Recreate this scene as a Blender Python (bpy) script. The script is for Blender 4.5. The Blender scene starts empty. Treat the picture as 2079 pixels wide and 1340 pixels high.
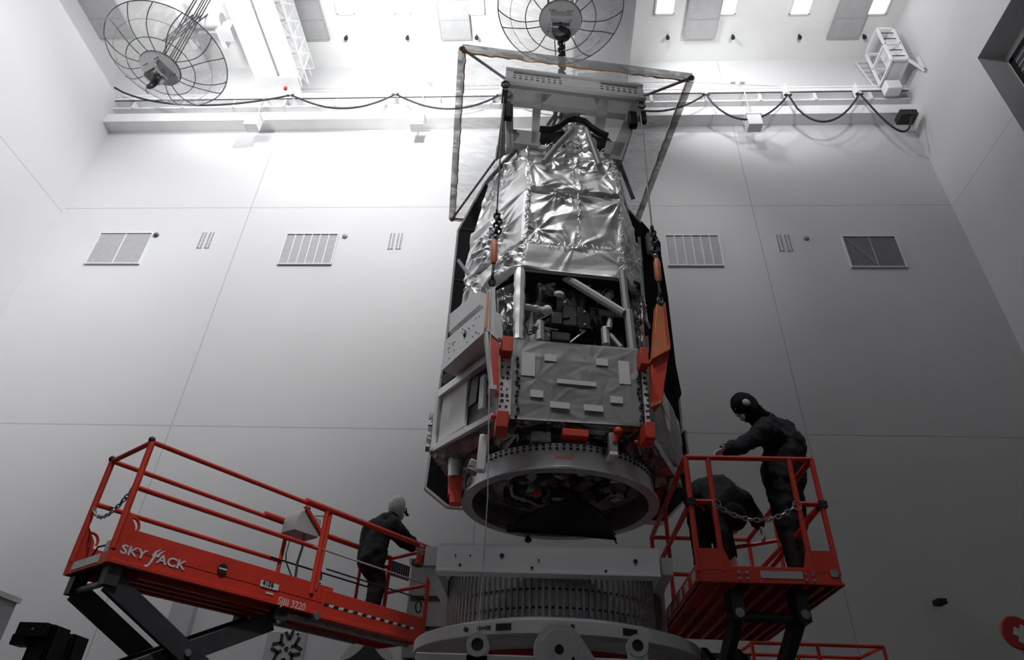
import bpy, bmesh, math, random
import numpy as np
from mathutils import Vector as V, Matrix, Euler
R_ = math.radians
random.seed(7)
sc = bpy.context.scene
COL = sc.collection

# ---------------------------------------------------------------- camera, world, exposure
EYE = V((0, 0, 1.6))
F_PX = 1361.15
def _unit(v): return v.normalized()
def _rc(px, py): return V((px-1039.5, py-670.0, F_PX))
_U = _unit(_rc(1125, -1256)); _D = _unit(_rc(1108, 1635)); _X = _unit(_D.cross(_U))
if _X.x < 0: _X = -_X
_U = _unit(_X.cross(_D)) if _X.cross(_D).dot(_U) > 0 else _unit(_D.cross(_X))
cam = bpy.data.cameras.new('camera'); cam_o = bpy.data.objects.new('camera', cam); COL.objects.link(cam_o)
cam.sensor_fit = 'HORIZONTAL'; cam.sensor_width = 36.0; cam.lens = F_PX/2079*36.0
cam.clip_end = 200
M = Matrix(((_X.x, -_X.y, -_X.z), (_D.x, -_D.y, -_D.z), (_U.x, -_U.y, -_U.z)))
cam_o.matrix_world = Matrix.Translation(EYE) @ M.to_4x4()
sc.camera = cam_o
def ray(px, py):
    c = _rc(px, py); return V((_X.dot(c), _D.dot(c), _U.dot(c)))
def at(px, py, Y): d = ray(px, py); return EYE + d*(Y/d.y)
def atx(px, py, X): d = ray(px, py); return EYE + d*(X/d.x)
def atz(px, py, Z): d = ray(px, py); return EYE + d*((Z-1.6)/d.z)

w = bpy.data.worlds.new('world'); sc.world = w; w.use_nodes = True
w.node_tree.nodes['Background'].inputs[0].default_value = (0.9, 0.95, 1, 1)
w.node_tree.nodes['Background'].inputs[1].default_value = 0.01
sc.view_settings.view_transform = 'Standard'; sc.view_settings.look = 'None'
sc.view_settings.gamma = 1.0; sc.view_settings.exposure = 0.0; sc.view_settings.use_curve_mapping = False

def lamp(name, kind, loc, energy, target=None, size=1.0, size_y=None, spot=60, blend=1.0):
    l = bpy.data.lights.new(name, kind); l.energy = energy
    if kind == 'AREA':
        l.shape = 'RECTANGLE'; l.size = size; l.size_y = size_y or size
    else: l.shadow_soft_size = size
    if kind == 'SPOT': l.spot_size = R_(spot); l.spot_blend = blend
    o = bpy.data.objects.new(name, l); COL.objects.link(o); o.location = loc
    if target is not None: o.rotation_euler = (V(target)-V(loc)).to_track_quat('-Z', 'Y').to_euler()
    return o
# unseen lamps added to shape the brightness: overhead spots, uplights, floor floods
lamp('added_spot_wall', 'SPOT', (-2, 3.5, 19.5), 6200, target=(-6.5, 12.5, 13.5), size=0.5, spot=75)  # added spot, makes the bright upper left of the back wall
lamp('added_spot_left', 'SPOT', (-8, 2, 19), 2900, target=(-10, 12.5, 9), size=0.5, spot=50)
lamp('added_spot_side', 'SPOT', (-6, 1, 19), 4400, target=(-13.2, 8, 13), size=0.5, spot=65)
lamp('added_spot_right', 'SPOT', (3, 4, 19.5), 800, target=(6, 12.5, 15), size=0.5, spot=60)
lamp('added_spot_middle', 'SPOT', (3.5, 5, 19.5), 700, target=(3.2, 12.5, 12.5), size=0.5, spot=36)  # added to lift the wall right of the spacecraft
lamp('added_uplight_corner', 'SPOT', (-9.5, 7.4, 16.5), 1300, target=(-9.5, 11.6, 20.8), size=0.4, spot=110)  # added uplight, whitens the left ceiling corner
lamp('added_flood_left', 'SPOT', (-9.0, 0.5, 0.6), 2300, target=(-7.2, 7.2, 13.2), size=0.5, spot=34)  # added low flood for the left hook, drip cover and girder
lamp('added_flood_middle', 'SPOT', (0.0, 1.0, 0.4), 900, target=(0.12, 5.7, 11.0), size=0.4, spot=15)  # added low flood for the undersides of middle hook and spreader
lamp('added_point_middle', 'POINT', (-4.0, 8.8, 19.0), 70, size=0.5)  # added point source, no fixture modelled
lamp('added_uplight_left', 'SPOT', (-4, 7.2, 16.5), 2900, target=(-3, 11.8, 20.8), size=0.4, spot=110)  # added below the ceiling to brighten its left strip
lamp('added_uplight_right', 'SPOT', (6, 7.2, 16.8), 1000, target=(6.5, 11.8, 20.8), size=0.4, spot=110)  # added below the ceiling to brighten its right strip
lamp('added_point_left', 'POINT', (-9.0, 8.3, 18.6), 330, size=0.5)  # added point source, brightens the upper left walls
lamp('added_spot_craft', 'SPOT', (-4, -1, 19), 2600, target=(0.1, 5.5, 7.9), size=0.6, spot=25)  # added narrow beam for the foil shroud
lamp('added_spot_bus', 'SPOT', (0.5, -3, 19), 2900, target=(0.0, 5, 5.3), size=0.5, spot=11.5)  # added narrow beam for the bus front
lamp('added_spot_left_lift', 'SPOT', (1.0, -4, 18), 6500, target=(-2.6, 5.7, 3.2), size=0.5, spot=13)  # added narrow beam for the left lift's red skirt
lamp('added_spot_right_lift', 'SPOT', (2, -2, 18.5), 1700, target=(2.2, 5.6, 3.6), size=0.5, spot=11)  # added narrow beam for the right lift
lamp('added_spot_right_wall', 'SPOT', (3, 7, 19), 800, target=(10.2, 9.8, 18), size=0.4, spot=60)  # added to brighten the upper right wall
lamp('added_spot_runway', 'SPOT', (3, 9.3, 19.5), 750, target=(5, 12.5, 19), size=0.4, spot=90)

# ---------------------------------------------------------------- materials
def mat(name, col, rough=0.6, metal=0.0, noise=0.0, nscale=6.0, bump=0.0, bscale=30.0, emit=None, spec=0.5):
    m = bpy.data.materials.new(name); m.use_nodes = True
    nt = m.node_tree; b = nt.nodes['Principled BSDF']
    b.inputs['Base Color'].default_value = (*col, 1); b.inputs['Roughness'].default_value = rough
    b.inputs['Metallic'].default_value = metal; b.inputs['Specular IOR Level'].default_value = spec
    tc = nt.nodes.new('ShaderNodeTexCoord')
    if noise:
        n = nt.nodes.new('ShaderNodeTexNoise'); n.inputs['Scale'].default_value = nscale; n.inputs['Detail'].default_value = 5
        r = nt.nodes.new('ShaderNodeValToRGB')
        r.color_ramp.elements[0].position = 0.3; r.color_ramp.elements[1].position = 0.7
        r.color_ramp.elements[0].color = (*[max(0, c*(1-noise)) for c in col], 1)
        r.color_ramp.elements[1].color = (*[min(1, c*(1+noise)) for c in col], 1)
        nt.links.new(tc.outputs['Object'], n.inputs['Vector']); nt.links.new(n.outputs['Fac'], r.inputs['Fac'])
        nt.links.new(r.outputs['Color'], b.inputs['Base Color'])
    if bump:
        n2 = nt.nodes.new('ShaderNodeTexNoise'); n2.inputs['Scale'].default_value = bscale; n2.inputs['Detail'].default_value = 4
        bp = nt.nodes.new('ShaderNodeBump'); bp.inputs['Strength'].default_value = bump; bp.inputs['Distance'].default_value = 0.02
        nt.links.new(tc.outputs['Object'], n2.inputs['Vector']); nt.links.new(n2.outputs['Fac'], bp.inputs['Height'])
        nt.links.new(bp.outputs['Normal'], b.inputs['Normal'])
    if emit:
        b.inputs['Emission Color'].default_value = (*emit[0], 1); b.inputs['Emission Strength'].default_value = emit[1]
    return m

def film(name, col, opacity, rough=0.25, wr=0.5, scale=3.0):
    """thin clear plastic sheet: mostly see-through, wrinkles scatter a little"""
    m = bpy.data.materials.new(name); m.use_nodes = True; nt = m.node_tree; nt.nodes.clear()
    out = nt.nodes.new('ShaderNodeOutputMaterial'); mx = nt.nodes.new('ShaderNodeMixShader')
    tr = nt.nodes.new('ShaderNodeBsdfTransparent'); tr.inputs[0].default_value = (0.93, 0.93, 0.93, 1)
    pr = nt.nodes.new('ShaderNodeBsdfPrincipled'); pr.inputs['Base Color'].default_value = (*col, 1); pr.inputs['Roughness'].default_value = rough
    tc = nt.nodes.new('ShaderNodeTexCoord'); mp = nt.nodes.new('ShaderNodeMapping'); mp.inputs['Scale'].default_value = (1, 3.2, 1); mp.inputs['Rotation'].default_value = (0, 0, 0.6)
    n = nt.nodes.new('ShaderNodeTexNoise'); n.inputs['Scale'].default_value = scale; n.inputs['Detail'].default_value = 6; n.inputs['Distortion'].default_value = 1.2
    mr = nt.nodes.new('ShaderNodeMapRange'); mr.inputs['From Min'].default_value = 0.35; mr.inputs['From Max'].default_value = 0.75
    mr.inputs['To Min'].default_value = opacity*0.65; mr.inputs['To Max'].default_value = min(1, opacity*1.5)
    bp = nt.nodes.new('ShaderNodeBump'); bp.inputs['Strength'].default_value = wr; bp.inputs['Distance'].default_value = 0.05
    L = nt.links.new
    L(tc.outputs['Object'], mp.inputs['Vector']); L(mp.outputs['Vector'], n.inputs['Vector'])
    L(n.outputs['Fac'], mr.inputs['Value']); L(n.outputs['Fac'], bp.inputs['Height']); L(bp.outputs['Normal'], pr.inputs['Normal'])
    L(mr.outputs['Result'], mx.inputs[0]); L(tr.outputs[0], mx.inputs[1]); L(pr.outputs[0], mx.inputs[2]); L(mx.outputs[0], out.inputs[0])
    return m

def wall_mat(name, axis, lines, zl, col=(0.62, 0.62, 0.63)):
    """painted panel wall: thin joints at the given coordinates along one axis and at heights zl"""
    m = bpy.data.materials.new(name); m.use_nodes = True; nt = m.node_tree; b = nt.nodes['Principled BSDF']
    L = nt.links.new
    tc = nt.nodes.new('ShaderNodeTexCoord'); sp = nt.nodes.new('ShaderNodeSeparateXYZ'); L(tc.outputs['Object'], sp.inputs[0])
    acc = None
    for ax, vals in ((axis, lines), ('Z', zl)):
        for v in vals:
            c = nt.nodes.new('ShaderNodeMath'); c.operation = 'COMPARE'; c.inputs[1].default_value = v; c.inputs[2].default_value = 0.014
            L(sp.outputs[ax], c.inputs[0])
            if acc is None: acc = c
            else:
                a = nt.nodes.new('ShaderNodeMath'); a.operation = 'MAXIMUM'; L(acc.outputs[0], a.inputs[0]); L(c.outputs[0], a.inputs[1]); acc = a
    n = nt.nodes.new('ShaderNodeTexNoise'); n.inputs['Scale'].default_value = 0.35; n.inputs['Detail'].default_value = 4
    L(tc.outputs['Object'], n.inputs['Vector'])
    r = nt.nodes.new('ShaderNodeValToRGB'); r.color_ramp.elements[0].position = 0.3; r.color_ramp.elements[1].position = 0.7
    r.color_ramp.elements[0].color = (*[c*0.96 for c in col], 1); r.color_ramp.elements[1].color = (*[c*1.02 for c in col], 1)
    L(n.outputs['Fac'], r.inputs['Fac'])
    mx = nt.nodes.new('ShaderNodeMix'); mx.data_type = 'RGBA'
    L(r.outputs['Color'], mx.inputs[6]); mx.inputs[7].default_value = (0.44, 0.44, 0.45, 1)
    if acc is not None: L(acc.outputs[0], mx.inputs[0])
    else: mx.inputs[0].default_value = 0
    L(mx.outputs[2], b.inputs['Base Color']); b.inputs['Roughness'].default_value = 0.55
    b.inputs['Specular IOR Level'].default_value = 0.25
    return m

MT = {
 'white': mat('white_paint', (0.74, 0.74, 0.75), 0.45, noise=0.04, nscale=3),
 'beam_white': mat('beam_white_paint', (0.70, 0.70, 0.71), 0.5, noise=0.05, nscale=2),
 'ceil': mat('ceiling_paint', (0.74, 0.74, 0.74), 0.7, noise=0.03, nscale=1),
 'floor': mat('floor_epoxy', (0.055, 0.055, 0.057), 0.35, noise=0.1, nscale=0.8),
 'grey': mat('grey_paint', (0.42, 0.42, 0.43), 0.5, noise=0.06, nscale=4),
 'duct': mat('duct_grey', (0.40, 0.40, 0.41), 0.55, noise=0.06, nscale=5),
 'grille': mat('grille_grey', (0.37, 0.37, 0.38), 0.5, noise=0.06, nscale=10),
 'grille_dark': mat('grille_dark_mesh', (0.16, 0.16, 0.165), 0.5, noise=0.12, nscale=14),
 'darkgrey': mat('dark_grey_steel', (0.045, 0.046, 0.05), 0.42, 0.2, noise=0.2, nscale=9),
 'black': mat('black_matte', (0.006, 0.006, 0.007), 0.55, noise=0.3, nscale=8, spec=0.3),
 'cable': mat('black_rubber', (0.012, 0.012, 0.013), 0.6, noise=0.2, nscale=20),
 'panelblack': mat('solar_cell_black', (0.004, 0.004, 0.005), 0.35, noise=0.4, nscale=6, spec=0.25),
 'red': mat('lift_red_paint', (0.58, 0.040, 0.022), 0.42, noise=0.10, nscale=5),
 'red_dk': mat('sign_red', (0.42, 0.02, 0.02), 0.5, noise=0.08, nscale=5),
 'cover': mat('cover_red_orange', (0.72, 0.065, 0.03), 0.5, noise=0.14, nscale=14),
 'orange': mat('bracket_orange', (0.78, 0.24, 0.10), 0.5, noise=0.10, nscale=8),
 'kapton': mat('amber_tape', (0.62, 0.30, 0.12), 0.35, noise=0.25, nscale=25),
 'foil': mat('silver_foil', (0.80, 0.80, 0.805), 0.46, 0.6, noise=0.05, nscale=3, bump=0.12, bscale=9),
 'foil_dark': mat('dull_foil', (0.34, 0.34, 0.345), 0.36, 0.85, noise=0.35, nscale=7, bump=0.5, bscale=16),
 'foil_matte': mat('matte_silver_blanket', (0.31, 0.31, 0.315), 0.55, 0.25, noise=0.06, nscale=4, bump=0.06, bscale=8),
 'patch': mat('radiator_patch_white', (0.80, 0.80, 0.81), 0.5, noise=0.03, nscale=4),
 'metal': mat('machined_aluminium', (0.50, 0.50, 0.51), 0.36, 0.8, noise=0.12, nscale=6),
 'frame': mat('lifting_frame_grey', (0.42, 0.42, 0.425), 0.5, 0.0, noise=0.08, nscale=6),
 'steel': mat('galvanised_steel', (0.34, 0.34, 0.35), 0.4, 0.8, noise=0.2, nscale=18),
 'drk_steel': mat('dark_hook_steel', (0.05, 0.05, 0.052), 0.45, 0.5, noise=0.2, nscale=14),
 'cloth': mat('dark_coverall_cloth', (0.020, 0.021, 0.024), 0.85, noise=0.25, nscale=12, bump=0.3, bscale=14, spec=0.2),
 'hood': mat('black_hood_cloth', (0.010, 0.010, 0.012), 0.9, noise=0.25, nscale=16, bump=0.2, bscale=20, spec=0.2),
 'skin': mat('skin_tone', (0.50, 0.36, 0.28), 0.6, noise=0.06, nscale=10),
 'mask': mat('white_cloth', (0.66, 0.66, 0.66), 0.85, noise=0.06, nscale=18, bump=0.3, bscale=22),
 'sticker': mat('sticker_grey_white', (0.60, 0.60, 0.60), 0.5, noise=0.12, nscale=25),
 'lampglow': mat('lamp_diffuser', (0.9, 0.9, 0.9), 0.5, emit=((1, 1, 1), 3.0)),
 'glass': mat('dark_window_glass', (0.10, 0.105, 0.11), 0.08, noise=0.1, nscale=2),
 'film': film('clear_plastic_sheet', (0.75, 0.75, 0.76), 0.27),
 'film_dish': film('clear_plastic_cover', (0.85, 0.85, 0.86), 0.30, wr=0.15, scale=2.2),
 'edge': film('folded_plastic_edge', (0.46, 0.46, 0.47), 0.52, wr=0.2, scale=4.0),
}
# ---------------------------------------------------------------- mesh helpers
def wmat(o):
    m = o.matrix_basis.copy()
    while o.parent: o = o.parent; m = o.matrix_basis @ m
    return m
class MB:
    def __init__(self): self.bm = bmesh.new()
    def face(self, pts, mi=0):
        f = self.bm.faces.new([self.bm.verts.new(p) for p in pts]); f.material_index = mi; return f
    def obox(self, c, hx, hy, hz, mi=0):
        c, hx, hy, hz = V(c), V(hx), V(hy), V(hz)
        vs = [self.bm.verts.new(c+hx*a+hy*b+hz*d) for a in (-1, 1) for b in (-1, 1) for d in (-1, 1)]
        for q in ((0, 1, 3, 2), (4, 6, 7, 5), (0, 4, 5, 1), (2, 3, 7, 6), (0, 2, 6, 4), (1, 5, 7, 3)):
            f = self.bm.faces.new([vs[i] for i in q]); f.material_index = mi
    def box(self, c, s, mi=0): self.obox(c, (s[0]/2, 0, 0), (0, s[1]/2, 0), (0, 0, s[2]/2), mi)
    def mm(self, a, b, mi=0): self.box([(a[i]+b[i])/2 for i in range(3)], [abs(b[i]-a[i]) for i in range(3)], mi)
    def bar(self, p, q, w, h=None, up=(0, 0, 1), mi=0):
        p, q = V(p), V(q); d = (q-p); L = d.length; d.normalize(); up = V(up)
        if abs(d.dot(up)) > 0.98: up = V((0, 1, 0))
        x = d.cross(up).normalized(); y = x.cross(d).normalized(); h = w if h is None else h
        self.obox((p+q)/2, d*(L/2), x*(w/2), y*(h/2), mi)
    def tube(self, pts, r, seg=8, closed=False, mi=0, cap=True):
        pts = [V(p) for p in pts]; n = len(pts); rs = r if isinstance(r, (list, tuple)) else [r]*n
        rings = []; prev = None
        for i in range(n):
            if closed: t = pts[(i+1) % n]-pts[i-1]
            else: t = pts[min(i+1, n-1)]-pts[max(i-1, 0)]
            t.normalize()
            if prev is None:
                a = V((0, 0, 1)) if abs(t.z) < 0.9 else V((1, 0, 0)); x = t.cross(a).normalized()
            else: x = (prev-t*prev.dot(t)).normalized()
            prev = x; y = t.cross(x)
            rings.append([self.bm.verts.new(pts[i]+(x*math.cos(2*math.pi*k/seg)+y*math.sin(2*math.pi*k/seg))*rs[i]) for k in range(seg)])
        for i in range(n if closed else n-1):
            A, B = rings[i], rings[(i+1) % n]
            for k in range(seg):
                f = self.bm.faces.new((A[k], A[(k+1) % seg], B[(k+1) % seg], B[k])); f.material_index = mi; f.smooth = True
        if cap and not closed:
            for Rg in (rings[0][::-1], rings[-1]):
                f = self.bm.faces.new(Rg); f.material_index = mi
    def cyl(self, p, q, r, r2=None, seg=16, mi=0): self.tube([p, q], [r, r if r2 is None else r2], seg, mi=mi)
    def lathe(self, c, prof, seg=48, a0=0, a1=360, mi=0, closed=False, axis=None, smooth=True):
        """prof: list of (r, h); axis: optional (x, y, z) orthonormal frame"""
        c = V(c); ex, ey, ez = axis or (V((1, 0, 0)), V((0, 1, 0)), V((0, 0, 1)))
        full = abs(a1-a0) >= 359.9; n = seg if full else seg+1; rows = []
        for i in range(n):
            a = R_(a0+(a1-a0)*i/seg)
            rows.append([self.bm.verts.new(c+(ex*math.cos(a)+ey*math.sin(a))*r+ez*h) for r, h in prof])
        m = len(prof)
        for i in range(seg):
            A, B = rows[i], rows[(i+1) % n]
            for k in range(m if closed else m-1):
                f = self.bm.faces.new((A[k], B[k], B[(k+1) % m], A[(k+1) % m])); f.material_index = mi; f.smooth = smooth
    def prism(self, pts, vec, mi=0):
        a = [self.bm.verts.new(V(p)) for p in pts]; b = [self.bm.verts.new(V(p)+V(vec)) for p in pts]; n = len(a)
        for f in (self.bm.faces.new(a[::-1]), self.bm.faces.new(b)): f.material_index = mi
        for i in range(n):
            f = self.bm.faces.new((a[i], a[(i+1) % n], b[(i+1) % n], b[i])); f.material_index = mi
    def sph(self, c, r, seg=16, mi=0, rot=None):
        r = r if isinstance(r, (tuple, list)) else (r, r, r)
        m = Matrix.Translation(V(c)) @ (rot.to_4x4() if rot is not None else Matrix()) @ Matrix.Diagonal((*r, 1))
        g = bmesh.ops.create_uvsphere(self.bm, u_segments=seg, v_segments=max(6, seg//2), radius=1, matrix=m)
        for v in g['verts']:
            for f in v.link_faces: f.material_index = mi; f.smooth = True
    def grid(self, P, mi=0, smooth=True, wrap=False):
        """P: (n, m, 3) array"""
        n, m = P.shape[:2]; vs = [[self.bm.verts.new(P[i, j]) for j in range(m)] for i in range(n)]
        for i in range(n-1):
            for j in range(m-1):
                f = self.bm.faces.new((vs[i][j], vs[i+1][j], vs[i+1][j+1], vs[i][j+1])); f.smooth = smooth; f.material_index = mi
    def build(self, name, mats, parent=None, local=False, bevel=0.0):
        me = bpy.data.meshes.new(name)
        bmesh.ops.recalc_face_normals(self.bm, faces=self.bm.faces[:])
        self.bm.to_mesh(me); self.bm.free()
        for m in (mats if isinstance(mats, (list, tuple)) else [mats]): me.materials.append(MT[m] if isinstance(m, str) else m)
        if parent is not None and not local: me.transform(wmat(parent).inverted())
        me.set_sharp_from_angle(angle=R_(38))
        o = bpy.data.objects.new(name, me); COL.objects.link(o); o.parent = parent
        if bevel:
            b = o.modifiers.new('bevel', 'BEVEL'); b.width = bevel; b.segments = 2; b.limit_method = 'ANGLE'
        return o
def tag(o, label=None, cat=None, group=None, kind=None):
    if label: o['label'] = label
    if cat: o['category'] = cat
    if group: o['group'] = group
    if kind: o['kind'] = kind
    return o
def thing(name, label, cat, loc=(0, 0, 0), rz=0.0, group=None):
    o = bpy.data.objects.new(name, None); COL.objects.link(o); o.empty_display_size = 0.1
    o.location = loc; o.rotation_euler = (0, 0, rz); return tag(o, label, cat, group)
def kids(o): return [c for c in COL.objects if c.parent is o]
def dup(o, loc=None, label=None, parent=None, rz=None):
    c = o.copy(); COL.objects.link(c)
    if parent is not None: c.parent = parent
    if loc is not None: c.location = loc
    if rz is not None: c.rotation_euler = (0, 0, rz)
    if label: c['label'] = label
    for k in kids(o): dup(k, parent=c)
    return c
def bake(o):
    """apply an object's modifiers to its mesh"""
    dg = bpy.context.evaluated_depsgraph_get(); dg.update()
    me = bpy.data.meshes.new_from_object(o.evaluated_get(dg)); o.modifiers.clear(); o.data = me; return o
def text_into(mb, s, origin, ex, ey, size, mi=0, depth=0.004, shear=0.0, bold=0.0, sx=1.0):
    cu = bpy.data.curves.new('t', 'FONT'); cu.body = s; cu.size = 1.0; cu.shear = shear; cu.offset = bold; cu.resolution_u = 3
    t = bpy.data.objects.new('t', cu); COL.objects.link(t)
    dg = bpy.context.evaluated_depsgraph_get(); dg.update()
    me = bpy.data.meshes.new_from_object(t.evaluated_get(dg))
    ex, ey = V(ex).normalized(), V(ey).normalized(); ez = ex.cross(ey); o = V(origin)
    vs = [mb.bm.verts.new(o+ex*(v.co.x*size*sx)+ey*(v.co.y*size)+ez*depth) for v in me.vertices]
    for p in me.polygons:
        try: f = mb.bm.faces.new([vs[i] for i in p.vertices]); f.material_index = mi
        except ValueError: pass
    bpy.data.objects.remove(t); bpy.data.curves.remove(cu); bpy.data.meshes.remove(me)
def catenary(p, q, sag, n=14):
    p, q = V(p), V(q); return [p.lerp(q, i/n)-V((0, 0, sag*4*(i/n)*(1-i/n))) for i in range(n+1)]
def chain(mb, pts, link=0.05, r=0.006):
    """interlocked links along a polyline"""
    pts = [V(p) for p in pts]; seglen = [(pts[i+1]-pts[i]).length for i in range(len(pts)-1)]; tot = sum(seglen)
    n = max(2, int(tot/(link*0.8))); k = 0
    for i in range(n):
        d = (i+0.5)/n*tot; j = 0
        while j < len(seglen)-1 and d > seglen[j]: d -= seglen[j]; j += 1
        c = pts[j].lerp(pts[j+1], d/seglen[j]); t = (pts[j+1]-pts[j]).normalized()
        a = V((0, 1, 0)) if abs(t.y) < 0.8 else V((1, 0, 0)); x = t.cross(a).normalized(); y = t.cross(x)
        s = x if i % 2 else y
        L = link*0.55; W = link*0.30
        loop = [c+t*(L*math.cos(u)*1.0)+s*(W*math.sin(u)) for u in [2*math.pi*q/10 for q in range(10)]]
        mb.tube(loop, r, 5, closed=True)
def foil(mb, A, B, C, D, seed, amp=0.02, pins=None, nrays=7, n=(70, 50), mi=0, low=0.012, edge=0.5):
    """crumpled film over the quad A (low left) B (low right) C (top right) D (top left)"""
    rg = np.random.RandomState(seed)
    A, B, C, D = [np.array(V(p)[:]) for p in (A, B, C, D)]
    u = np.linspace(0, 1, n[0]); v = np.linspace(0, 1, n[1]); U, W = np.meshgrid(u, v, indexing='ij')
    P = ((1-U)*(1-W))[..., None]*A+(U*(1-W))[..., None]*B+(U*W)[..., None]*C+((1-U)*W)[..., None]*D
    lx = (np.linalg.norm(B-A)+np.linalg.norm(C-D))/2; ly = (np.linalg.norm(D-A)+np.linalg.norm(C-B))/2
    N = np.cross(B-A, D-A); N /= np.linalg.norm(N)
    X, Y = U*lx, W*ly; H = np.zeros_like(X)
    for k in range(9):
        f = rg.uniform(1.5, 6.0); a = rg.uniform(0, np.pi); ph = rg.uniform(0, 6.28)
        H += low/(1+0.35*f)*np.sin(f*(X*np.cos(a)+Y*np.sin(a))+ph)*2
    pins = pins if pins is not None else [(rg.uniform(0, 1), rg.uniform(0, 1)) for _ in range(6)]
    for k in range(6):                                            # long straight folds
        th = rg.uniform(0, np.pi); q = (X-rg.uniform(0, lx))*np.cos(th)+(Y-rg.uniform(0, ly))*np.sin(th); wd = rg.uniform(0.05, 0.16)*max(lx, ly)
        H += rg.choice([1, -1])*amp*0.30*np.clip(1-np.abs(q)/wd, 0, 1)
    for pu, pv in pins:                                           # pleats fanning out from the tie-down points
        px, py = pu*lx, pv*ly; th0 = rg.uniform(0, 6.28)
        for k in range(nrays):
            th = th0+2*np.pi*k/nrays+rg.uniform(-0.25, 0.25); L = rg.uniform(0.30, 0.95)*max(lx, ly)*0.62
            dx, dy = X-px, Y-py; al = dx*np.cos(th)+dy*np.sin(th); pe = -dx*np.sin(th)+dy*np.cos(th)
            wd = 0.010+0.13*np.clip(al, 0, None); t = np.clip(al/L, 0, 1)
            H += rg.choice([1, 1, -0.7])*amp*0.8*np.minimum(t*3, 1)*(1-t)*(al > 0)*np.clip(1-np.abs(pe)/wd, 0, 1)
    if edge:
        ef = np.minimum.reduce([X, lx-X, Y, ly-Y])/(0.10*edge); H *= np.clip(ef, 0, 1)
    mb.grid(P+H[..., None]*N, mi)
# ---------------------------------------------------------------- the hall
def struct(name, mb, m): return tag(mb.build(name, m), kind='structure')
ZC = 20.8; XL, XR, YB, YF = -13.2, 10.2, 12.5, -13.0
JZ = (1.32, 7.9, 14.42)
m = MB(); m.mm((-15, YF, -0.2), (13, 13.0, 0)); struct('floor', m, 'floor')
m = MB(); m.mm((-15, YF, ZC), (13, 13.0, ZC+0.2)); struct('ceiling', m, 'ceil')
m = MB(); m.mm((-15, YB, 0), (13, YB+0.3, ZC)); struct('wall_back', m, wall_mat('wall_back_paint', 'X', (-8.0, -1.38, 5.22), JZ))
m = MB(); m.mm((-15, YF-0.3, 0), (13, YF, ZC)); struct('wall_front', m, wall_mat('wall_front_paint', 'X', (-8.0, -1.38, 5.22), JZ))
m = MB(); m.mm((XL-0.3, YF, 0), (XL, YB, 18.8)); m.mm((XL-1.2, YF, 18.8), (XL-0.9, YB, ZC)); m.mm((XL-1.2, YF, 18.7), (XL-0.3, YB, 18.8))
struct('wall_left', m, wall_mat('wall_left_paint', 'Y', (5.9, -0.7), (1.32, 7.9, 14.26)))
m = MB(); RY, RZ, RX = 9.76, 16.55, at(2042, 120, 9.76).x
m.mm((XR, RY, 0), (XR+2.2, YB, ZC)); m.mm((XR, YF, RZ), (XR+2.2, RY, ZC)); m.mm((RX, YF, 0), (RX+0.3, RY, RZ))
struct('wall_right', m, wall_mat('wall_right_paint', 'Y', (3.2,), (1.32, 7.9, 14.36)))
# observation window in the recess of the right wall
c0 = atx(2046, 125, RX-0.03)
m = MB(); wy, wz = c0.y, c0.z; x0 = RX-0.03
for a, b in (((x0, wy-4.2, wz-0.16), (x0+0.05, wy, wz)), ((x0, wy-4.2, wz-2.5), (x0+0.05, wy, wz-2.34)), ((x0, wy-0.16, wz-2.5), (x0+0.05, wy, wz)), ((x0, wy-4.2, wz-2.5), (x0+0.05, wy-4.04, wz))): m.mm(a, b)
win = tag(m.build('window_1', 'black', bevel=0.02), kind='structure')
m = MB(); m.mm((x0+0.01, wy-4.1, wz-2.4), (x0+0.03, wy-0.1, wz-0.1)); m.build('pane', 'glass', win)
m = MB()
for k in range(12): m.mm((x0-0.012, wy-4.04, wz-0.3-k*0.17), (x0+0.008, wy-0.16, wz-0.27-k*0.17))
m.build('blind', 'grille', win)
# pilaster on the back wall behind the left lift
a, b = at(357, 1225, 12.46), at(403, 1225, 12.46)
m = MB(); m.mm((a.x, 12.34, 0), (b.x, 12.5, 5.0)); tag(m.build('trim_1', 'grey'), kind='structure')

# ceiling lamps, ducts, sprinklers
def lampbox(px, py, wd, label):
    p = atz(px, py, ZC)
    t = thing('ceiling_lamp', label, 'ceiling light', (p.x, p.y, ZC), 0, 'square lamps set in the ceiling')
    m = MB()
    for sx, sy, lx, ly in ((0, 1, wd+0.1, 0.05), (0, -1, wd+0.1, 0.05), (1, 0, 0.05, 0.75), (-1, 0, 0.05, 0.75)):
        m.box((p.x+sx*(wd/2+0.025), p.y+sy*0.375, ZC-0.03), (lx, ly, 0.06))
    m.build('frame', 'white', t)
    m = MB(); m.box((p.x, p.y, ZC-0.02), (wd, 0.72, 0.03)); m.build('diffuser', 'lampglow', t)
for px, wd, lab in ((697, 0.45, 'square ceiling lamp between the left girder and the second grey duct from left'), (814, 0.42, 'square ceiling lamp left of the grey duct over the hall centre'), (962, 0.50, 'square ceiling lamp touching the grey duct left of the hook cover'),
                    (1352, 0.50, 'square ceiling lamp just right of the second girder'), (1478, 0.50, 'square ceiling lamp right of the duct near the second girder'), (1630, 0.50, 'square ceiling lamp left of the rightmost duct'), (1785, 0.55, 'square ceiling lamp nearest the right wall')):
    lampbox(px, 2, wd, lab)
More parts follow.
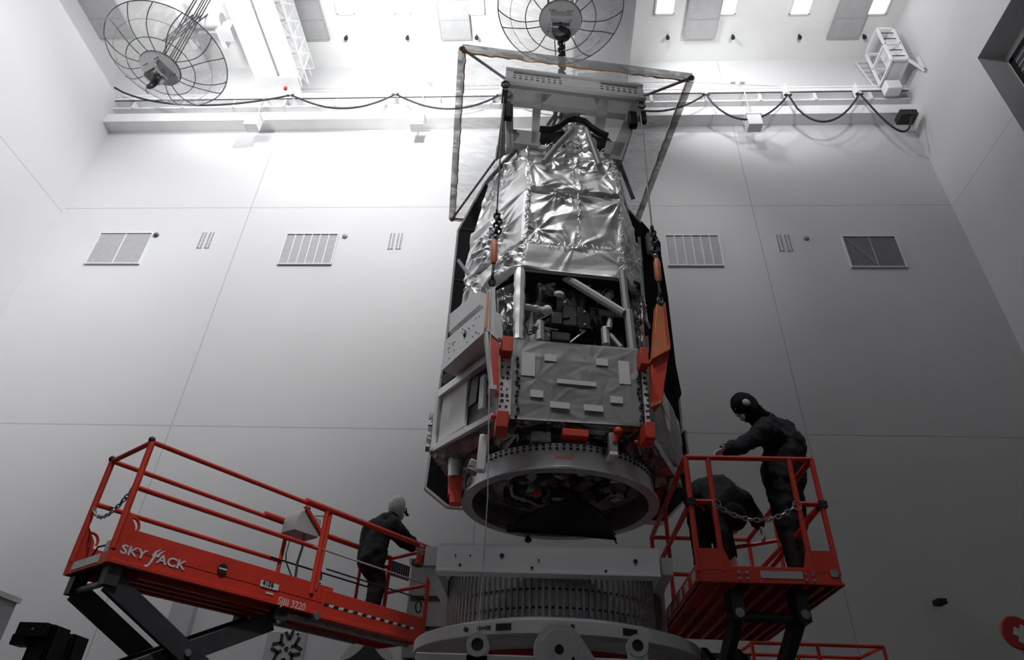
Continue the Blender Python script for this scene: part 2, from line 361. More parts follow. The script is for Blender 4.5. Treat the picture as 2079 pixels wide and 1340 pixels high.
def duct(x0, x1, y1, label, y0=9.0):
    t = thing('ceiling_duct_grille', label, 'air grille', ((x0+x1)/2, y1, ZC), 0, 'grey grilles in the ceiling')
    m = MB(); m.mm((x0, y0, ZC-0.10), (x1, y1, ZC)); m.build('grille_body', 'duct', t)
    m = MB(); y = y1
    while y > y0:
        m.mm((x0-0.02, y-0.025, ZC-0.115), (x1+0.02, y+0.01, ZC-0.085)); y -= 0.62
    m.mm((x0-0.03, y0, ZC-0.115), (x0, y1, ZC-0.06)); m.mm((x1, y0, ZC-0.115), (x1+0.03, y1, ZC-0.06))
    m.build('grille_frame', 'grille', t)
for (pa, pb, lab) in (((620, 82), (668, 80), 'grey ceiling grille right of the left girder'), ((897, 80), (955, 80), 'grey ceiling grille over the middle of the hall'),
                      ((1388, 78), (1450, 78), 'grey ceiling grille right of the second girder'), ((1680, 77), (1740, 77), 'grey ceiling grille nearest the right wall')):
    a, b = atz(*pa, ZC-0.1), atz(*pb, ZC-0.1); duct(a.x, b.x, (a.y+b.y)/2, lab)
a, b = atz(173, 78, ZC-0.1), atz(262, 60, ZC-0.1); duct(a.x, b.x, a.y, 'wide grey ceiling grille along the left wall')
for i, px in enumerate((704, 828, 968, 1355, 1487, 1622, 1753)):
    p = atz(px, 73-i*0.4, ZC)
    m = MB(); m.cyl(p, p-V((0, 0, 0.10)), 0.03); m.lathe(p, [(0.0, -0.19), (0.055, -0.17), (0.06, -0.10), (0.0, -0.10)], 12)
    o = m.build('sprinkler_head', 'cable')
    tag(o, ('small black ceiling sprinkler left of the hall-centre lamp', 'small black ceiling sprinkler left of the hall-centre duct', 'small black ceiling sprinkler right of the hall-centre duct', 'small black ceiling sprinkler right of the second girder', 'small black ceiling sprinkler right of the fourth duct', 'small black ceiling sprinkler left of the rightmost duct', 'small black ceiling sprinkler nearest the right wall')[i], 'sprinkler', 'black sprinkler heads in a row on the ceiling')

# grilles, sensors and vents on the back wall
def wall_grille(pa, pb, pc, pd, label, m1, bars, brace=False):
    q = [at(*p, 12.49) for p in (pa, pb, pc, pd)]
    x0, x1 = (q[0].x+q[3].x)/2, (q[1].x+q[2].x)/2; z1, z0 = (q[0].z+q[1].z)/2, (q[2].z+q[3].z)/2
    t = thing('wall_grille', label, 'air grille', ((x0+x1)/2, 12.5, z0), 0, 'square air grilles in the back wall')
    m = MB(); m.mm((x0, 12.475, z0), (x1, 12.5, z1)); m.build('mesh_panel', m1, t)
    m = MB(); e = 0.03
    m.mm((x0-e, 12.45, z1), (x1+e, 12.5, z1+e)); m.mm((x0-e, 12.45, z0-e), (x1+e, 12.5, z0)); m.mm((x0-e, 12.45, z0), (x0, 12.5, z1)); m.mm((x1, 12.45, z0), (x1+e, 12.5, z1))
    m.build('grille_frame', 'beam_white', t)
    if bars:
        m = MB()
        for k in range(1, bars+1):
            x = x0+(x1-x0)*k/(bars+1); m.mm((x-0.012, 12.46, z0), (x+0.012, 12.478, z1))
        if brace: m.bar((x0+0.05, 12.465, z1-0.05), ((x0+x1)/2, 12.465, z0+0.05), 0.025, 0.01)
        m.build('grille_bar', 'beam_white' if not brace else 'grey', t)
wall_grille((205, 475), (310, 475), (282, 535), (177, 535), 'plain grey wall grille nearest the left corner', 'grille', 1)
wall_grille((585, 477), (686, 477), (672, 536), (566, 536), 'ribbed grey wall grille left of the spacecraft', 'grille', 5)
wall_grille((1353, 480), (1457, 480), (1467, 539), (1356, 539), 'ribbed grey wall grille right beside the spacecraft', 'grille', 5)
wall_grille((1710, 482), (1815, 482), (1839, 542), (1729, 542), 'dark wall grille with a diagonal brace near the right corner', 'grille_dark', 1, True)
for px, py, lab in ((318, 478, 'small round wall sensor beside the leftmost grille'), (701, 480, 'small round wall sensor beside the ribbed grille left of the spacecraft'), (1636, 484, 'small round wall sensor right of the perforated vent')):
    p = at(px, py, 12.5); m = MB(); ax = (V((1, 0, 0)), V((0, 0, 1)), V((0, -1, 0)))
    m.lathe(p, [(0.0, 0.0), (0.065, 0.0), (0.065, 0.04), (0.04, 0.06), (0.0, 0.07)], 18, axis=ax); tag(m.build('wall_sensor', 'darkgrey' if px < 500 else 'grille'), lab, 'sensor')
for (xa, ya), (xb, yb), lab in (((416, 472), (434, 504), 'perforated wall vent right of the leftmost grille'), ((795, 474), (817, 506), 'perforated wall vent left of the spacecraft'), ((1575, 477), (1600, 510), 'perforated wall vent between the two right-hand grilles')):
    a, b = at((xa+xb)/2, ya, 12.5), at((xa+xb)/2, yb, 12.5); m = MB()
    for cx in (-0.10, 0.10):
        m.mm((a.x+cx-0.07, 12.485, b.z), (a.x+cx+0.07, 12.5, a.z), 0)
        for k in range(9):
            z = b.z+(a.z-b.z)*(k+0.5)/9
            for q in (-0.04, 0.04): m.mm((a.x+cx+q-0.025, 12.478, z-0.025), (a.x+cx+q+0.025, 12.486, z+0.025), 1)
    tag(m.build('wall_vent', ['beam_white', 'grille']), lab, 'vent', 'perforated vents in the back wall')

# crane runway along the back wall
rw = thing('crane_runway_beam', 'long white crane runway beam along the top of the back wall', 'crane beam', (0, 12.3, 17.8))
zf0 = at(1000, 238, 12.1).z; zf1 = at(1000, 222, 12.1).z; zs = at(1000, 208, 12.1).z; zr0 = at(1000, 195, 12.1).z; zr1 = at(1000, 186, 12.1).z
m = MB(); m.mm((XL, 12.1, zf0), (XR, 12.14, zf1)); m.mm((XL, 12.14, zf0), (XR, 12.5, zf0+0.05)); m.build('fascia', 'beam_white', rw)
m = MB(); m.mm((XL, 12.16, zs), (XR, 12.4, zs+0.06)); m.mm((XL, 12.34, zf1), (XR, 12.40, zr1)); m.build('web', 'beam_white', rw)
m = MB(); m.mm((XL, 12.06, zr0), (XR, 12.40, zr0+0.05)); m.mm((XL, 12.06, zr1-0.06), (XR, 12.12, zr1)); m.mm((XL, 12.09, zr0), (XR, 12.12, zr1-0.03)); m.build('rail', 'white', rw)
x = XL+0.6
while x < XR:
    m = MB(); m.mm((x, 12.12, zs), (x+0.07, 12.36, zr0)); m.build('stiffener', 'white', rw); x += 1.55
for px, lab in ((514, 'white junction box under the runway beam at left'), (848, 'white junction box under the runway beam left of the spacecraft'), (1530, 'white junction box under the runway beam at right')):
    p = at(px, 250, 11.95); t = thing('junction_box', lab, 'junction box', (p.x, 11.95, p.z-0.3), 0, 'white junction boxes under the runway beam')
    m = MB(); m.mm((p.x-0.19, 11.80, p.z-0.22), (p.x+0.19, 12.09, p.z+0.22)); m.build('housing', 'beam_white', t, bevel=0.015)
    m = MB(); m.mm((p.x-0.21, 11.78, p.z+0.20), (p.x+0.21, 12.11, p.z+0.25)); m.build('lid', 'white', t)
    m = MB(); m.cyl((p.x, 11.98, p.z+0.22), (p.x, 12.0, zr0), 0.022); m.build('hanger_rod', 'grey', t)
# festoon cable and its trolleys
knots = [(233, 178), (590, 193), (803, 191), (1015, 193), (1225, 193), (1433, 191), (1600, 192), (1745, 190), (1850, 238)]
lows = [214, 220, 221, 222, 226, 243, 247, 262]
Yc = 11.85; pts = []
for i in range(len(knots)-1):
    a, b = at(*knots[i], Yc), at(*knots[i+1], Yc); xm = (knots[i][0]+knots[i+1][0])/2
    if i == 0: xm = 380
    if i == 7: xm = 1822
    lo = at(xm, lows[i], Yc); sag = (a.z+b.z)/2-lo.z; fr = (lo.x-a.x)/(b.x-a.x)
    for k in range(16):
        s = k/16; e = s**(math.log(0.5)/math.log(fr)); pts.append(V((a.x+(b.x-a.x)*s, Yc, a.z+(b.z-a.z)*s-sag*4*e*(1-e))))
pts.append(at(*knots[-1], Yc))
m = MB(); m.tube(pts, 0.028, 7); tag(m.build('festoon_cable', 'cable'), 'black festoon cable looping along the runway beam', 'cable')
tn = ('left of the drip covers', 'left of the spacecraft', 'behind the left canopy edge', 'behind the lifting frame', 'right of the canopy', 'at right of the hall', 'nearest the right wall')
for i, k in enumerate(knots[1:-1]):
    p = at(*k, Yc); t = thing('cable_trolley', 'small cable trolley on the runway beam '+tn[i], 'cable trolley', p, 0, 'cable trolleys on the runway beam')
    m = MB(); m.mm((p.x-0.05, Yc-0.04, p.z-0.03), (p.x+0.05, Yc+0.04, p.z+0.07)); m.build('saddle', 'grey', t)
    m = MB(); m.mm((p.x-0.02, Yc-0.015, p.z+0.07), (p.x+0.02, 12.06, zr0+0.02)); m.build('arm', 'white', t)
    m = MB(); m.tube([(p.x-0.09, Yc, p.z-0.035), (p.x-0.04, Yc, p.z+0.01), (p.x+0.04, Yc, p.z+0.01), (p.x+0.09, Yc, p.z-0.035)], 0.04, 6); m.build('clamp', 'cable', t)
p = at(1838, 243, 12.1); m = MB(); m.mm((p.x-0.22, 11.85, p.z-0.09), (p.x+0.22, 12.2, p.z+0.12), 0); m.tube([(p.x+0.12, 11.9, p.z), (p.x+0.16, 11.86, p.z-0.12), at(1850, 238, Yc)], 0.03, 6)
tag(m.build('feed_box', 'cable'), 'black cable feed box under the right end of the runway beam', 'junction box')
# tension wire with turnbuckles over the runway beam
m = MB(); wp = [at(560, 182, 12.3), at(1380, 166, 12.3), at(1725, 182, 12.3)]
m.tube(wp, 0.012, 5)
for px in (872, 1488, 1507, 1727, 1748):
    q = at(px, 168 if px < 1600 else 181, 12.3); m.mm((q.x-0.07, 12.26, q.z-0.03), (q.x+0.07, 12.34, q.z+0.03))
tag(m.build('tension_wire', 'grey'), 'thin wire stretched above the runway beam', 'wire')

# bridge girders
def girder(xa, xb, za, label, y0=-7.0):
    t = thing('bridge_girder', label, 'crane girder', ((xa+xb)/2, 12.0, za), 0, 'bridge girders of the crane')
    m = MB(); m.mm((xa, y0, za), (xb, 11.9, za+1.5)); m.build('box_beam', 'beam_white', t)
    m = MB(); m.mm((xa-0.16, y0, za-0.06), (xb+0.10, 11.9, za)); m.build('bottom_flange', 'white', t)
    m = MB(); m.mm((xa-0.05, 11.5, max(za-0.26, zr1+0.005)), (xb+0.05, 12.3, za-0.06)); m.build('end_truck', 'white', t, bevel=0.02)
    return t
zg = 18.95
ga, gb = atz(468, 0, zg), atz(548, 0, zg)
t = girder(ga.x, gb.x, zg, 'white crane bridge girder at left with walkway lattice')
m = MB()                                       # walkway truss on the girder's right side
xw = gb.x+0.26
for y in np.arange(9.4, 11.6, 0.5):
    m.bar((gb.x, y, zg+0.1), (xw, y, zg+0.1), 0.05); m.bar((xw, y, zg+0.1), (xw, y, zg+0.9), 0.03); m.bar((xw, y, zg+0.1), (xw, y+0.5, zg+0.9), 0.025); m.bar((gb.x, y, zg+0.1), (xw, y+0.5, zg+0.1), 0.025)
for z in (0.1, 0.5, 0.9): m.bar((xw, 9.3, zg+z), (xw, 11.9, zg+z), 0.03)
m.build('walkway_truss', 'white', t)
m = MB(); m.bar((ga.x+0.55, -6, zg-0.10), (ga.x+0.55, 11.6, zg-0.10), 0.05); m.build('conduit', 'white', t)
p = at(580, 181, 11.8); m = MB(); m.mm((p.x-0.04, 11.74, p.z-0.04), (p.x+0.04, 11.82, p.z+0.05)); m.build('warning_lamp', 'red_dk', t)
ga, gb = atz(1180, 0, zg), atz(1284, 0, zg)
girder(ga.x, gb.x, zg, 'white crane bridge girder behind the middle drip cover')
# hoist trolley under the left part of the ceiling
tp = atz(430, 62, 19.9)
t = thing('hoist_trolley', 'dark steel hoist trolley behind the left drip cover', 'hoist trolley', tp)
m = MB()
for dx in (-0.75, 0.2): m.mm((tp.x+dx, tp.y-0.9, 19.75), (tp.x+dx+0.14, tp.y+0.5, 20.0))
m.mm((tp.x-1.1, tp.y-0.15, 19.95), (tp.x+0.55, tp.y+0.1, 20.2)); m.mm((tp.x-1.6, tp.y-1.2, 20.2), (tp.x+0.9, tp.y-0.9, 20.4)); m.build('frame', 'beam_white', t)
m = MB(); m.cyl((tp.x-0.5, tp.y-0.3, 19.9), (tp.x+0.45, tp.y-0.3, 19.9), 0.22); m.build('rope_drum', 'duct', t)
m = MB(); m.mm((tp.x+0.35, tp.y-0.25, 19.55), (tp.x+0.75, tp.y+0.15, 19.95)); m.build('motor', 'grey', t)
m = MB(); m.mm((tp.x-0.8, tp.y-0.3, 19.6), (tp.x-0.45, tp.y, 19.9)); m.build('motor', 'grey', t)
for dx in (-0.35, -0.2, -0.05, 0.1):
    m = MB(); m.cyl((tp.x+dx, tp.y-0.5, 19.9), (tp.x+dx*0.6-0.15, tp.y-0.9, 17.9), 0.02, seg=5); m.build('rope', 'cable', t)

# hooks in their clear drip covers
def drip_hook(hx, hy, hz, label, lab2, yaw, ropes):
    h = thing('crane_hook', lab2, 'crane hook', (hx, hy, hz), yaw)
    L = lambda mb, n, mt: mb.build(n, mt, h, local=True)
    m = MB(); m.lathe((0, 0, 0), [(0, 0.05), (0.33, 0.05), (0.335, 0.0), (0.33, -0.02), (0, -0.02)], 40, smooth=False); L(m, 'round_plate', 'beam_white')
    m = MB()
    for s in (-1, 1): m.prism([(s*0.14, -0.17, -0.02), (s*0.14, 0.17, -0.02), (s*0.14, 0.12, -0.26), (s*0.14, -0.12, -0.26)], (s*0.03, 0, 0))
    m.mm((-0.17, -0.17, -0.05), (0.17, -0.12, -0.16)); m.mm((-0.17, 0.12, -0.05), (0.17, 0.17, -0.16)); L(m, 'block_cheek', 'white')
    m = MB(); m.cyl((-0.18, 0, -0.18), (0.18, 0, -0.18), 0.045); L(m, 'cross_pin', 'steel')
    m = MB(); pts = [(0, 0, -0.12), (0, 0, -0.26)]+[(0.115*math.sin(a), 0, -0.39+0.125*math.cos(a)) for a in [R_(d) for d in range(20, 290, 18)]]
    m.tube(pts, [0.04, 0.042]+[0.055]*8+[0.048, 0.042, 0.036, 0.03, 0.025, 0.02, 0.014][:len(pts)-10], 8); L(m, 'hook', 'drk_steel')
    for k in range(4):
        m = MB()
        for q in range(3): m.mm((0.20*math.cos(R_(45+90*k))-0.05+q*0.04, 0.26*math.sin(R_(45+90*k))-0.008, -0.028), (0.20*math.cos(R_(45+90*k))-0.03+q*0.04, 0.26*math.sin(R_(45+90*k))+0.008, -0.019))
        L(m, 'slot', 'darkgrey')
    for dx, dy in ropes:
        m = MB(); m.cyl((dx, dy, 0.05), (dx, dy, 20.0-hz), 0.012, seg=6); L(m, 'rope', 'cable')
    d = thing('drip_cover', label, 'drip cover', (hx, hy, hz), yaw, 'clear round drip covers over the hooks')
    prof = [(0.34, 0.02), (0.45, 0.03), (0.57, 0.06), (0.72, 0.13), (0.86, 0.22), (1.0, 0.33), (1.03, 0.38)]
    m = MB(); n = 72; P = np.zeros((n+1, len(prof), 3))
    for i in range(n+1):
        a = 2*math.pi*i/n
        for j, (r, z) in enumerate(prof):
            wv = 0.02*math.cos(12*a)*(r-0.34)
            P[i, j] = (r*math.cos(a), r*math.sin(a), z+wv+0.012*math.sin(5*a+7*r))
    m.grid(P); m.build('film', 'film_dish', d, local=True)
    for rr, zz, th in ((0.57, 0.055, 0.008), (1.03, 0.38, 0.010), (0.34, 0.02, 0.008), (0.82, 0.19, 0.004)):
        m = MB(); m.tube([(rr*math.cos(2*math.pi*k/64), rr*math.sin(2*math.pi*k/64), zz) for k in range(64)], th, 6, closed=True); m.build('hoop', 'grille_dark' if th > 0.005 else 'duct', d, local=True)
    rg = random.Random(int(hx*100))
    for k in range(14):
        a0 = 2*math.pi*k/14+rg.uniform(-0.09, 0.09); bow = rg.choice([-1, 1])*rg.uniform(0.03, 0.16)
        pts = []
        for q in range(13):
            s = q/12; r = 0.34+0.69*s; a = a0+bow*math.sin(math.pi*s); zz = np.interp(r, [p[0] for p in prof], [p[1] for p in prof])
            pts.append((r*math.cos(a), r*math.sin(a), zz-0.012))
        m = MB(); m.tube(pts, 0.0085, 6); m.build('rib', 'grille_dark', d, local=True)
    return h
hp = at(1138, 42, 5.97)
drip_hook(hp.x, hp.y, hp.z, 'clear ribbed drip cover above the spacecraft', 'crane hook holding the chain above the spacecraft', R_(4), [(-0.2, 0.1), (0.2, 0.1), (-0.2, -0.1), (0.2, -0.1)])
lp_ = atz(325, 140, 11.95)
drip_hook(lp_.x, lp_.y, lp_.z, 'clear ribbed drip cover at upper left', 'empty crane hook at upper left', R_(-25), [(-0.22, 0.12), (-0.12, 0.12), (0.0, 0.12), (0.12, 0.12), (0.22, -0.12), (0.1, -0.12)])
# access cage and ladder at the right end of the runway
cp = at(1822, 180, 11.6)
t = thing('access_cage', 'white framed access cage at the right end of the runway beam', 'cage', (9.6, 11.6, 18.7))
m = MB(); X0, X1, Y0, Y1, Z0, Z1 = 9.42, 9.86, 11.2, 12.0, 18.72, 20.25
for x in (X0, X1):
    for y in (Y0, Y1): m.bar((x, y, Z0), (x, y, Z1), 0.06)
for z in (Z0, (Z0+Z1)/2, Z1):
    for x in (X0, X1): m.bar((x, Y0, z), (x, Y1, z), 0.06)
    for y in (Y0, Y1): m.bar((X0, y, z), (X1, y, z), 0.06)
m.bar((X1, Y0, Z0), (10.15, Y0, Z0-0.5), 0.06); m.bar((10.15, Y0, Z0-0.5), (10.15, Y0, zr1), 0.06)
m.build('frame', 'white', t)
m = MB(); m.mm((X0+0.03, Y0+0.03, Z0), (X1-0.03, Y1-0.03, Z0+0.03)); m.build('floor_plate', 'beam_white', t)
m = MB(); m.mm((X1-0.02, Y0, Z0), (X1, Y1, Z1)); m.build('side_plate', 'beam_white', t)
m = MB()
for k in range(5): m.bar((X0+0.04, Y0, Z0+0.2+k*0.28), (X1-0.04, Y0, Z0+0.2+k*0.28), 0.02)
m.build('grating', 'darkgrey', t)
a, b = at(1737, 126, 12.4), at(1780, 182, 12.4)
t = thing('wall_ladder', 'small white lattice ladder beside the access cage', 'ladder', (b.x, 12.4, b.z))
for dx in (0, 0.42):
    m = MB(); m.bar((a.x+dx, 12.4, a.z), (b.x+dx, 12.4, b.z), 0.04); m.build('rail', 'beam_white', t)
m = MB()
for k in range(7):
    q = a.lerp(b, k/6); m.bar((q.x, 12.4, q.z), (q.x+0.42, 12.4, q.z), 0.025)
m.build('rung', 'beam_white', t)
p = at(1810, 178, 11.9); m = MB(); m.mm((p.x-0.2, 11.75, p.z-0.2), (p.x+0.2, 12.05, p.z+0.15)); tag(m.build('drive_box', 'white', bevel=0.02), 'white drive box below the access cage', 'junction box')
# ---------------------------------------------------------------- the spacecraft
CX, CY, YAW = 0.11, 5.97, R_(9)
_ex = V((math.cos(YAW), math.sin(YAW), 0)); _ey = V((-math.sin(YAW), math.cos(YAW), 0))
def sp(px, py, v):
    d = ray(px, py); o = EYE-V((CX, CY, 0)); t = (v-o.dot(_ey))/d.dot(_ey); P = o+d*t
    return V((P.dot(_ex), v, P.z))
def spl(px, py, P0, N):
    """pixel onto a plane given in spacecraft coordinates"""
    d = ray(px, py); o = EYE-V((CX, CY, 0)); d = V((d.dot(_ex), d.dot(_ey), d.z)); o = V((o.dot(_ex), o.dot(_ey), o.z))
    return o+d*((V(P0)-o).dot(N)/d.dot(N))
sat = thing('spacecraft', 'silver foil wrapped spacecraft hanging over the mating stand', 'spacecraft', (CX, CY, 0), YAW)
def P_(mb, name, m, parent=None, **k): return mb.build(name, m, parent or sat, local=True, **k)

# folded solar array behind the body
SA = [(-1.27, 4.28), (-1.02, 4.10), (1.28, 4.10), (1.58, 4.40), (1.62, 5.67), (1.57, 7.55), (1.38, 8.50), (1.05, 8.97), (-0.92, 8.97), (-1.23, 7.98), (-1.22, 6.1)]
m = MB(); m.prism([(u, 0.90, z) for u, z in SA], (0, 0.05, 0)); arr = P_(m, 'solar_panel', 'panelblack')
m = MB()
for i in range(len(SA)):
    (a, b), (c, d) = SA[i], SA[(i+1) % len(SA)]; m.bar((a, 0.93, b), (c, 0.93, d), 0.075, 0.025, up=(0, 0, 1) if abs(d-b) < abs(c-a) else (1, 0, 0))
P_(m, 'panel_edge', 'beam_white', arr)
m = MB()
for z in (5.1, 6.1, 7.1, 8.0): m.mm((-1.2, 0.893, z), (1.55, 0.90, z+0.02))
P_(m, 'panel_seam', 'cable', arr)
# front right array leaf with its light edge
q = [sp(*p, 0.40) for p in ((1302, 448), (1341, 492), (1352, 700), (1314, 716), (1300, 560))]
m = MB(); m.prism(q, (0, 0.03, 0)); leaf = P_(m, 'solar_panel_leaf', 'panelblack')
m = MB(); m.bar(sp(1297, 482, 0.38), sp(1303, 560, 0.38), 0.035, 0.03); m.bar(sp(1303, 560, 0.38), sp(1315, 716, 0.38), 0.035, 0.03); P_(m, 'panel_edge', 'white', leaf)
m = MB(); a = sp(1311, 478, 0.35); b = sp(1333, 515, 0.35); m.mm((a.x, 0.30, b.z), (a.x+0.10, 0.38, a.z)); m.mm((b.x-0.06, 0.28, b.z-0.02), (b.x-0.02, 0.38, a.z+0.10)); P_(m, 'hinge', 'white', leaf)
q = [sp(*p, 0.62) for p in ((1343, 520), (1356, 600), (1372, 740), (1384, 800), (1376, 815), (1348, 745), (1345, 600))]
m = MB(); m.prism(q, (0, 0.03, 0)); P_(m, 'solar_panel_leaf', 'panelblack')
m = MB(); m.bar(sp(930, 528, -0.1), sp(955, 562, -0.1), 0.03); P_(m, 'strut', 'white')

# foil telescope shroud: hexagonal, tapering upward
LV = [(5.97, [(-0.52, -0.80), (0.52, -0.80), (1.03, 0.03), (0.52, 0.85), (-0.52, 0.85), (-1.04, 0.03)]),
      (6.30, [(-0.49, -0.81), (0.52, -0.81), (1.02, 0.03), (0.52, 0.85), (-0.52, 0.85), (-1.04, 0.03)]),
      (7.10, [(-0.47, -0.80), (0.56, -0.80), (0.99, 0.03), (0.52, 0.82), (-0.52, 0.82), (-1.02, 0.03)]),
      (8.12, [(-0.48, -0.60), (0.55, -0.60), (0.84, 0.03), (0.50, 0.68), (-0.50, 0.68), (-0.82, 0.03)])]
zo = lambda lv, i: 0.34 if (lv == 3 and i in (2, 3, 4, 5)) else 0.0
m = MB(); seed = 3
for lv in range(3):
    z0, r0 = LV[lv]; z1, r1 = LV[lv+1]
    for i in range(6):
        j = (i+1) % 6
        A = (*r0[i], z0+zo(lv, i)); B = (*r0[j], z0+zo(lv, j)); C = (*r1[j], z1+zo(lv+1, j)); D = (*r1[i], z1+zo(lv+1, i)); seed += 1
        if i == 0:
            pins = {0: [(0, 1), (1, 1), (0.5, 1), (1, 0.4)], 1: [(0, 0), (0.12, 0.3), (0.45, 1), (0.5, 0), (1, 0.05), (0.98, 0.9), (0.3, 0.95)], 2: [(0.08, 0), (0.06, 0.55), (0.55, 0), (0.55, 0.6), (0.95, 0), (0.9, 0.55), (0.3, 0.8), (0.8, 0.8)]}[lv]
            foil(m, A, B, C, D, seed, 0.05 if lv else 0.02, pins, 10 if lv else 4, (100, 40 if lv == 0 else 90), low=0.016 if lv else 0.008, edge=0.25)
        elif i in (1, 5):
            foil(m, A, B, C, D, seed, 0.045, None, 9, (70, 70), low=0.02, edge=0.25)
        else: foil(m, A, B, C, D, seed, 0.04, None, 7, (36, 36), edge=0.3)
z1, r1 = LV[3]
top = [V((*r1[i], z1+zo(3, i))) for i in range(6)]; cpt = V((0, 0.05, 8.62))
for i in range(6): foil(m, top[i], top[(i+1) % 6], cpt+V((0.01, 0, 0)), cpt, 40+i, 0.03, None, 6, (30, 30), edge=0.3)
shroud = P_(m, 'foil_shroud', 'foil')
m = MB()                                            # crimped seams on the shroud
rg = random.Random(5)
def crimp(p, q, n, w):
    p, q = V(p), V(q)
    for k in range(n):
        c = p.lerp(q, (k+rg.random())/n)+V((rg.uniform(-w, w), -0.012, rg.uniform(-w, w))); a_ = rg.uniform(-0.9, 0.9); m.sph(c, (rg.uniform(0.005, 0.012), 0.005, rg.uniform(0.014, 0.05)), 6, rot=Euler((0, a_, 0)).to_matrix())
for lv in (0, 1, 2):
    for i in (0, 1): crimp((*LV[lv][1][i], LV[lv][0]), (*LV[lv+1][1][i], LV[lv+1][0]), 24 if lv else 10, 0.018)
crimp((0.08, -0.82, 6.30), (0.08, -0.81, 7.10), 18, 0.012); crimp((0.06, -0.80, 7.1), (0.05, -0.68, 7.75), 14, 0.012)
crimp((-0.49, -0.82, 6.32), (0.52, -0.82, 6.32), 22, 0.015); crimp((-0.47, -0.81, 7.12), (0.55, -0.81, 7.12), 16, 0.012); crimp((-0.48, -0.61, 8.12), (0.55, -0.61, 8.12), 30, 0.03)
tag(P_(m, 'crimped_seam', 'foil', shroud), kind='stuff')
m = MB()                                            # narrow rails up both sides
m.bar(sp(1060, 290, -0.55), sp(985, 372, -0.1), 0.05, 0.03); P_(m, 'edge_rail', 'foil_dark', shroud)
m = MB(); m.bar(sp(1256, 325, -0.5), sp(1286, 404, -0.1), 0.05, 0.03); P_(m, 'edge_rail', 'foil_dark', shroud)

# secondary mirror end: bipod struts, wrapped apex, cable arc, dark tray
m = MB(); m.tube([sp(1163, 262, -0.62), sp(1130, 297, -0.72), sp(1104, 330, -0.78)], 0.036, 10); P_(m, 'bipod_strut', 'foil_matte')
m = MB(); m.tube([sp(1190, 262, -0.62), sp(1203, 297, -0.70), sp(1217, 336, -0.76)], 0.036, 10); P_(m, 'bipod_strut', 'foil_matte')
m = MB(); rg = random.Random(11)
for k in range(26):
    a, b = rg.uniform(0, 1), rg.uniform(-1, 1); c = sp(1174+b*26*(0.45+0.7*a), 256+a*48, -0.60+0.06*rg.random())
    m.sph(c, (rg.uniform(0.05, 0.11), 0.06, rg.uniform(0.05, 0.10)), 8, rot=Euler((rg.random(), rg.random(), rg.random())).to_matrix())
o = P_(m, 'wrapped_apex', 'foil'); md = o.modifiers.new('r', 'REMESH'); md.mode = 'VOXEL'; md.voxel_size = 0.022; md.use_smooth_shade = False; bake(o)
m = MB(); m.tube([sp(x, y, -0.66) for x, y in ((1096, 262), (1118, 263), (1134, 257), (1148, 246), (1166, 241), (1186, 246), (1202, 260), (1218, 270), (1234, 276))], 0.04, 8); P_(m, 'cable_arc', 'black')
q = [sp(x, y, -0.46) for x, y in ((1086, 282), (1092, 268), (1130, 266), (1226, 277), (1238, 286), (1238, 304), (1226, 314), (1088, 300))]
m = MB(); m.prism(q, (0, 0.05, 0)); tray = P_(m, 'tray', 'darkgrey')
m = MB()
for i in range(5): m.bar(q[i]-V((0, 0.01, 0)), q[i+1]-V((0, 0.01, 0)), 0.018)
P_(m, 'tray_rim', 'grey', tray)

# open instrument bay between shroud and bus
HX = lambda s, v0: [(-0.58*s, -0.95*s+v0), (0.58*s, -0.95*s+v0), (1.2*s, 0.05*s+v0), (0.58*s, 1.0*s+v0), (-0.58*s, 1.0*s+v0), (-1.22*s, 0.05*s+v0)]
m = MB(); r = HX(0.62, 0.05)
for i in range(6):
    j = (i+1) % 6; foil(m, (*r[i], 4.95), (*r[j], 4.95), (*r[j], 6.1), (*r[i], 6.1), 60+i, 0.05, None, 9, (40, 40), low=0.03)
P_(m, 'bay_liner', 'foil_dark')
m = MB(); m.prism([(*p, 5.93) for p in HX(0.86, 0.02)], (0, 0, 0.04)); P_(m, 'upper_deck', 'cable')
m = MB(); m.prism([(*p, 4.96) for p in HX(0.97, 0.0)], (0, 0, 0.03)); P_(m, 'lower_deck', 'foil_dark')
def post(a, b, va, vb, w, name, mt, foilish=True):
    m = MB(); p, q = sp(*a, va), sp(*b, vb); rg = random.Random(int(a[0]))
    n = 14 if foilish else 2; pts = [p.lerp(q, k/(n-1)) for k in range(n)]
    m.tube(pts, [w*rg.uniform(0.82, 1.15) for _ in pts] if foilish else w, 8); return P_(m, name, mt)
post((1056, 548), (1052, 692), -0.80, -0.86, 0.052, 'wrapped_post', 'foil'); post((1263, 552), (1272, 632), -0.80, -0.82, 0.04, 'post', 'foil_matte', False); post((1275, 632), (1285, 722), -0.82, -0.86, 0.045, 'post', 'foil_matte', False)
post((1131, 553), (1266, 636), -0.72, -0.84, 0.042, 'diagonal_strut', 'beam_white', False)
post((1064, 622), (1110, 631), -0.82, -0.72, 0.033, 'wrapped_arm', 'foil'); post((1218, 634), (1278, 641), -0.70, -0.84, 0.030, 'arm', 'foil_matte', False)
post((1086, 668), (1098, 655), -0.80, -0.72, 0.03, 'bracket_leg', 'foil_matte'); post((1096, 656), (1096, 694), -0.74, -0.82, 0.045, 'bracket_leg', 'foil_matte', False)
post((1228, 668), (1231, 702), -0.74, -0.84, 0.04, 'bracket_leg', 'foil_matte', False); post((1236, 676), (1262, 706), -0.74, -0.86, 0.022, 'bracket_leg', 'foil_matte', False); post((1240, 640), (1236, 668), -0.74, -0.78, 0.028, 'bracket_leg', 'foil_matte')
m = MB(); c = sp(1111, 630, -0.78); m.sph(c, (0.05, 0.05, 0.055), 14); P_(m, 'round_target', 'patch')
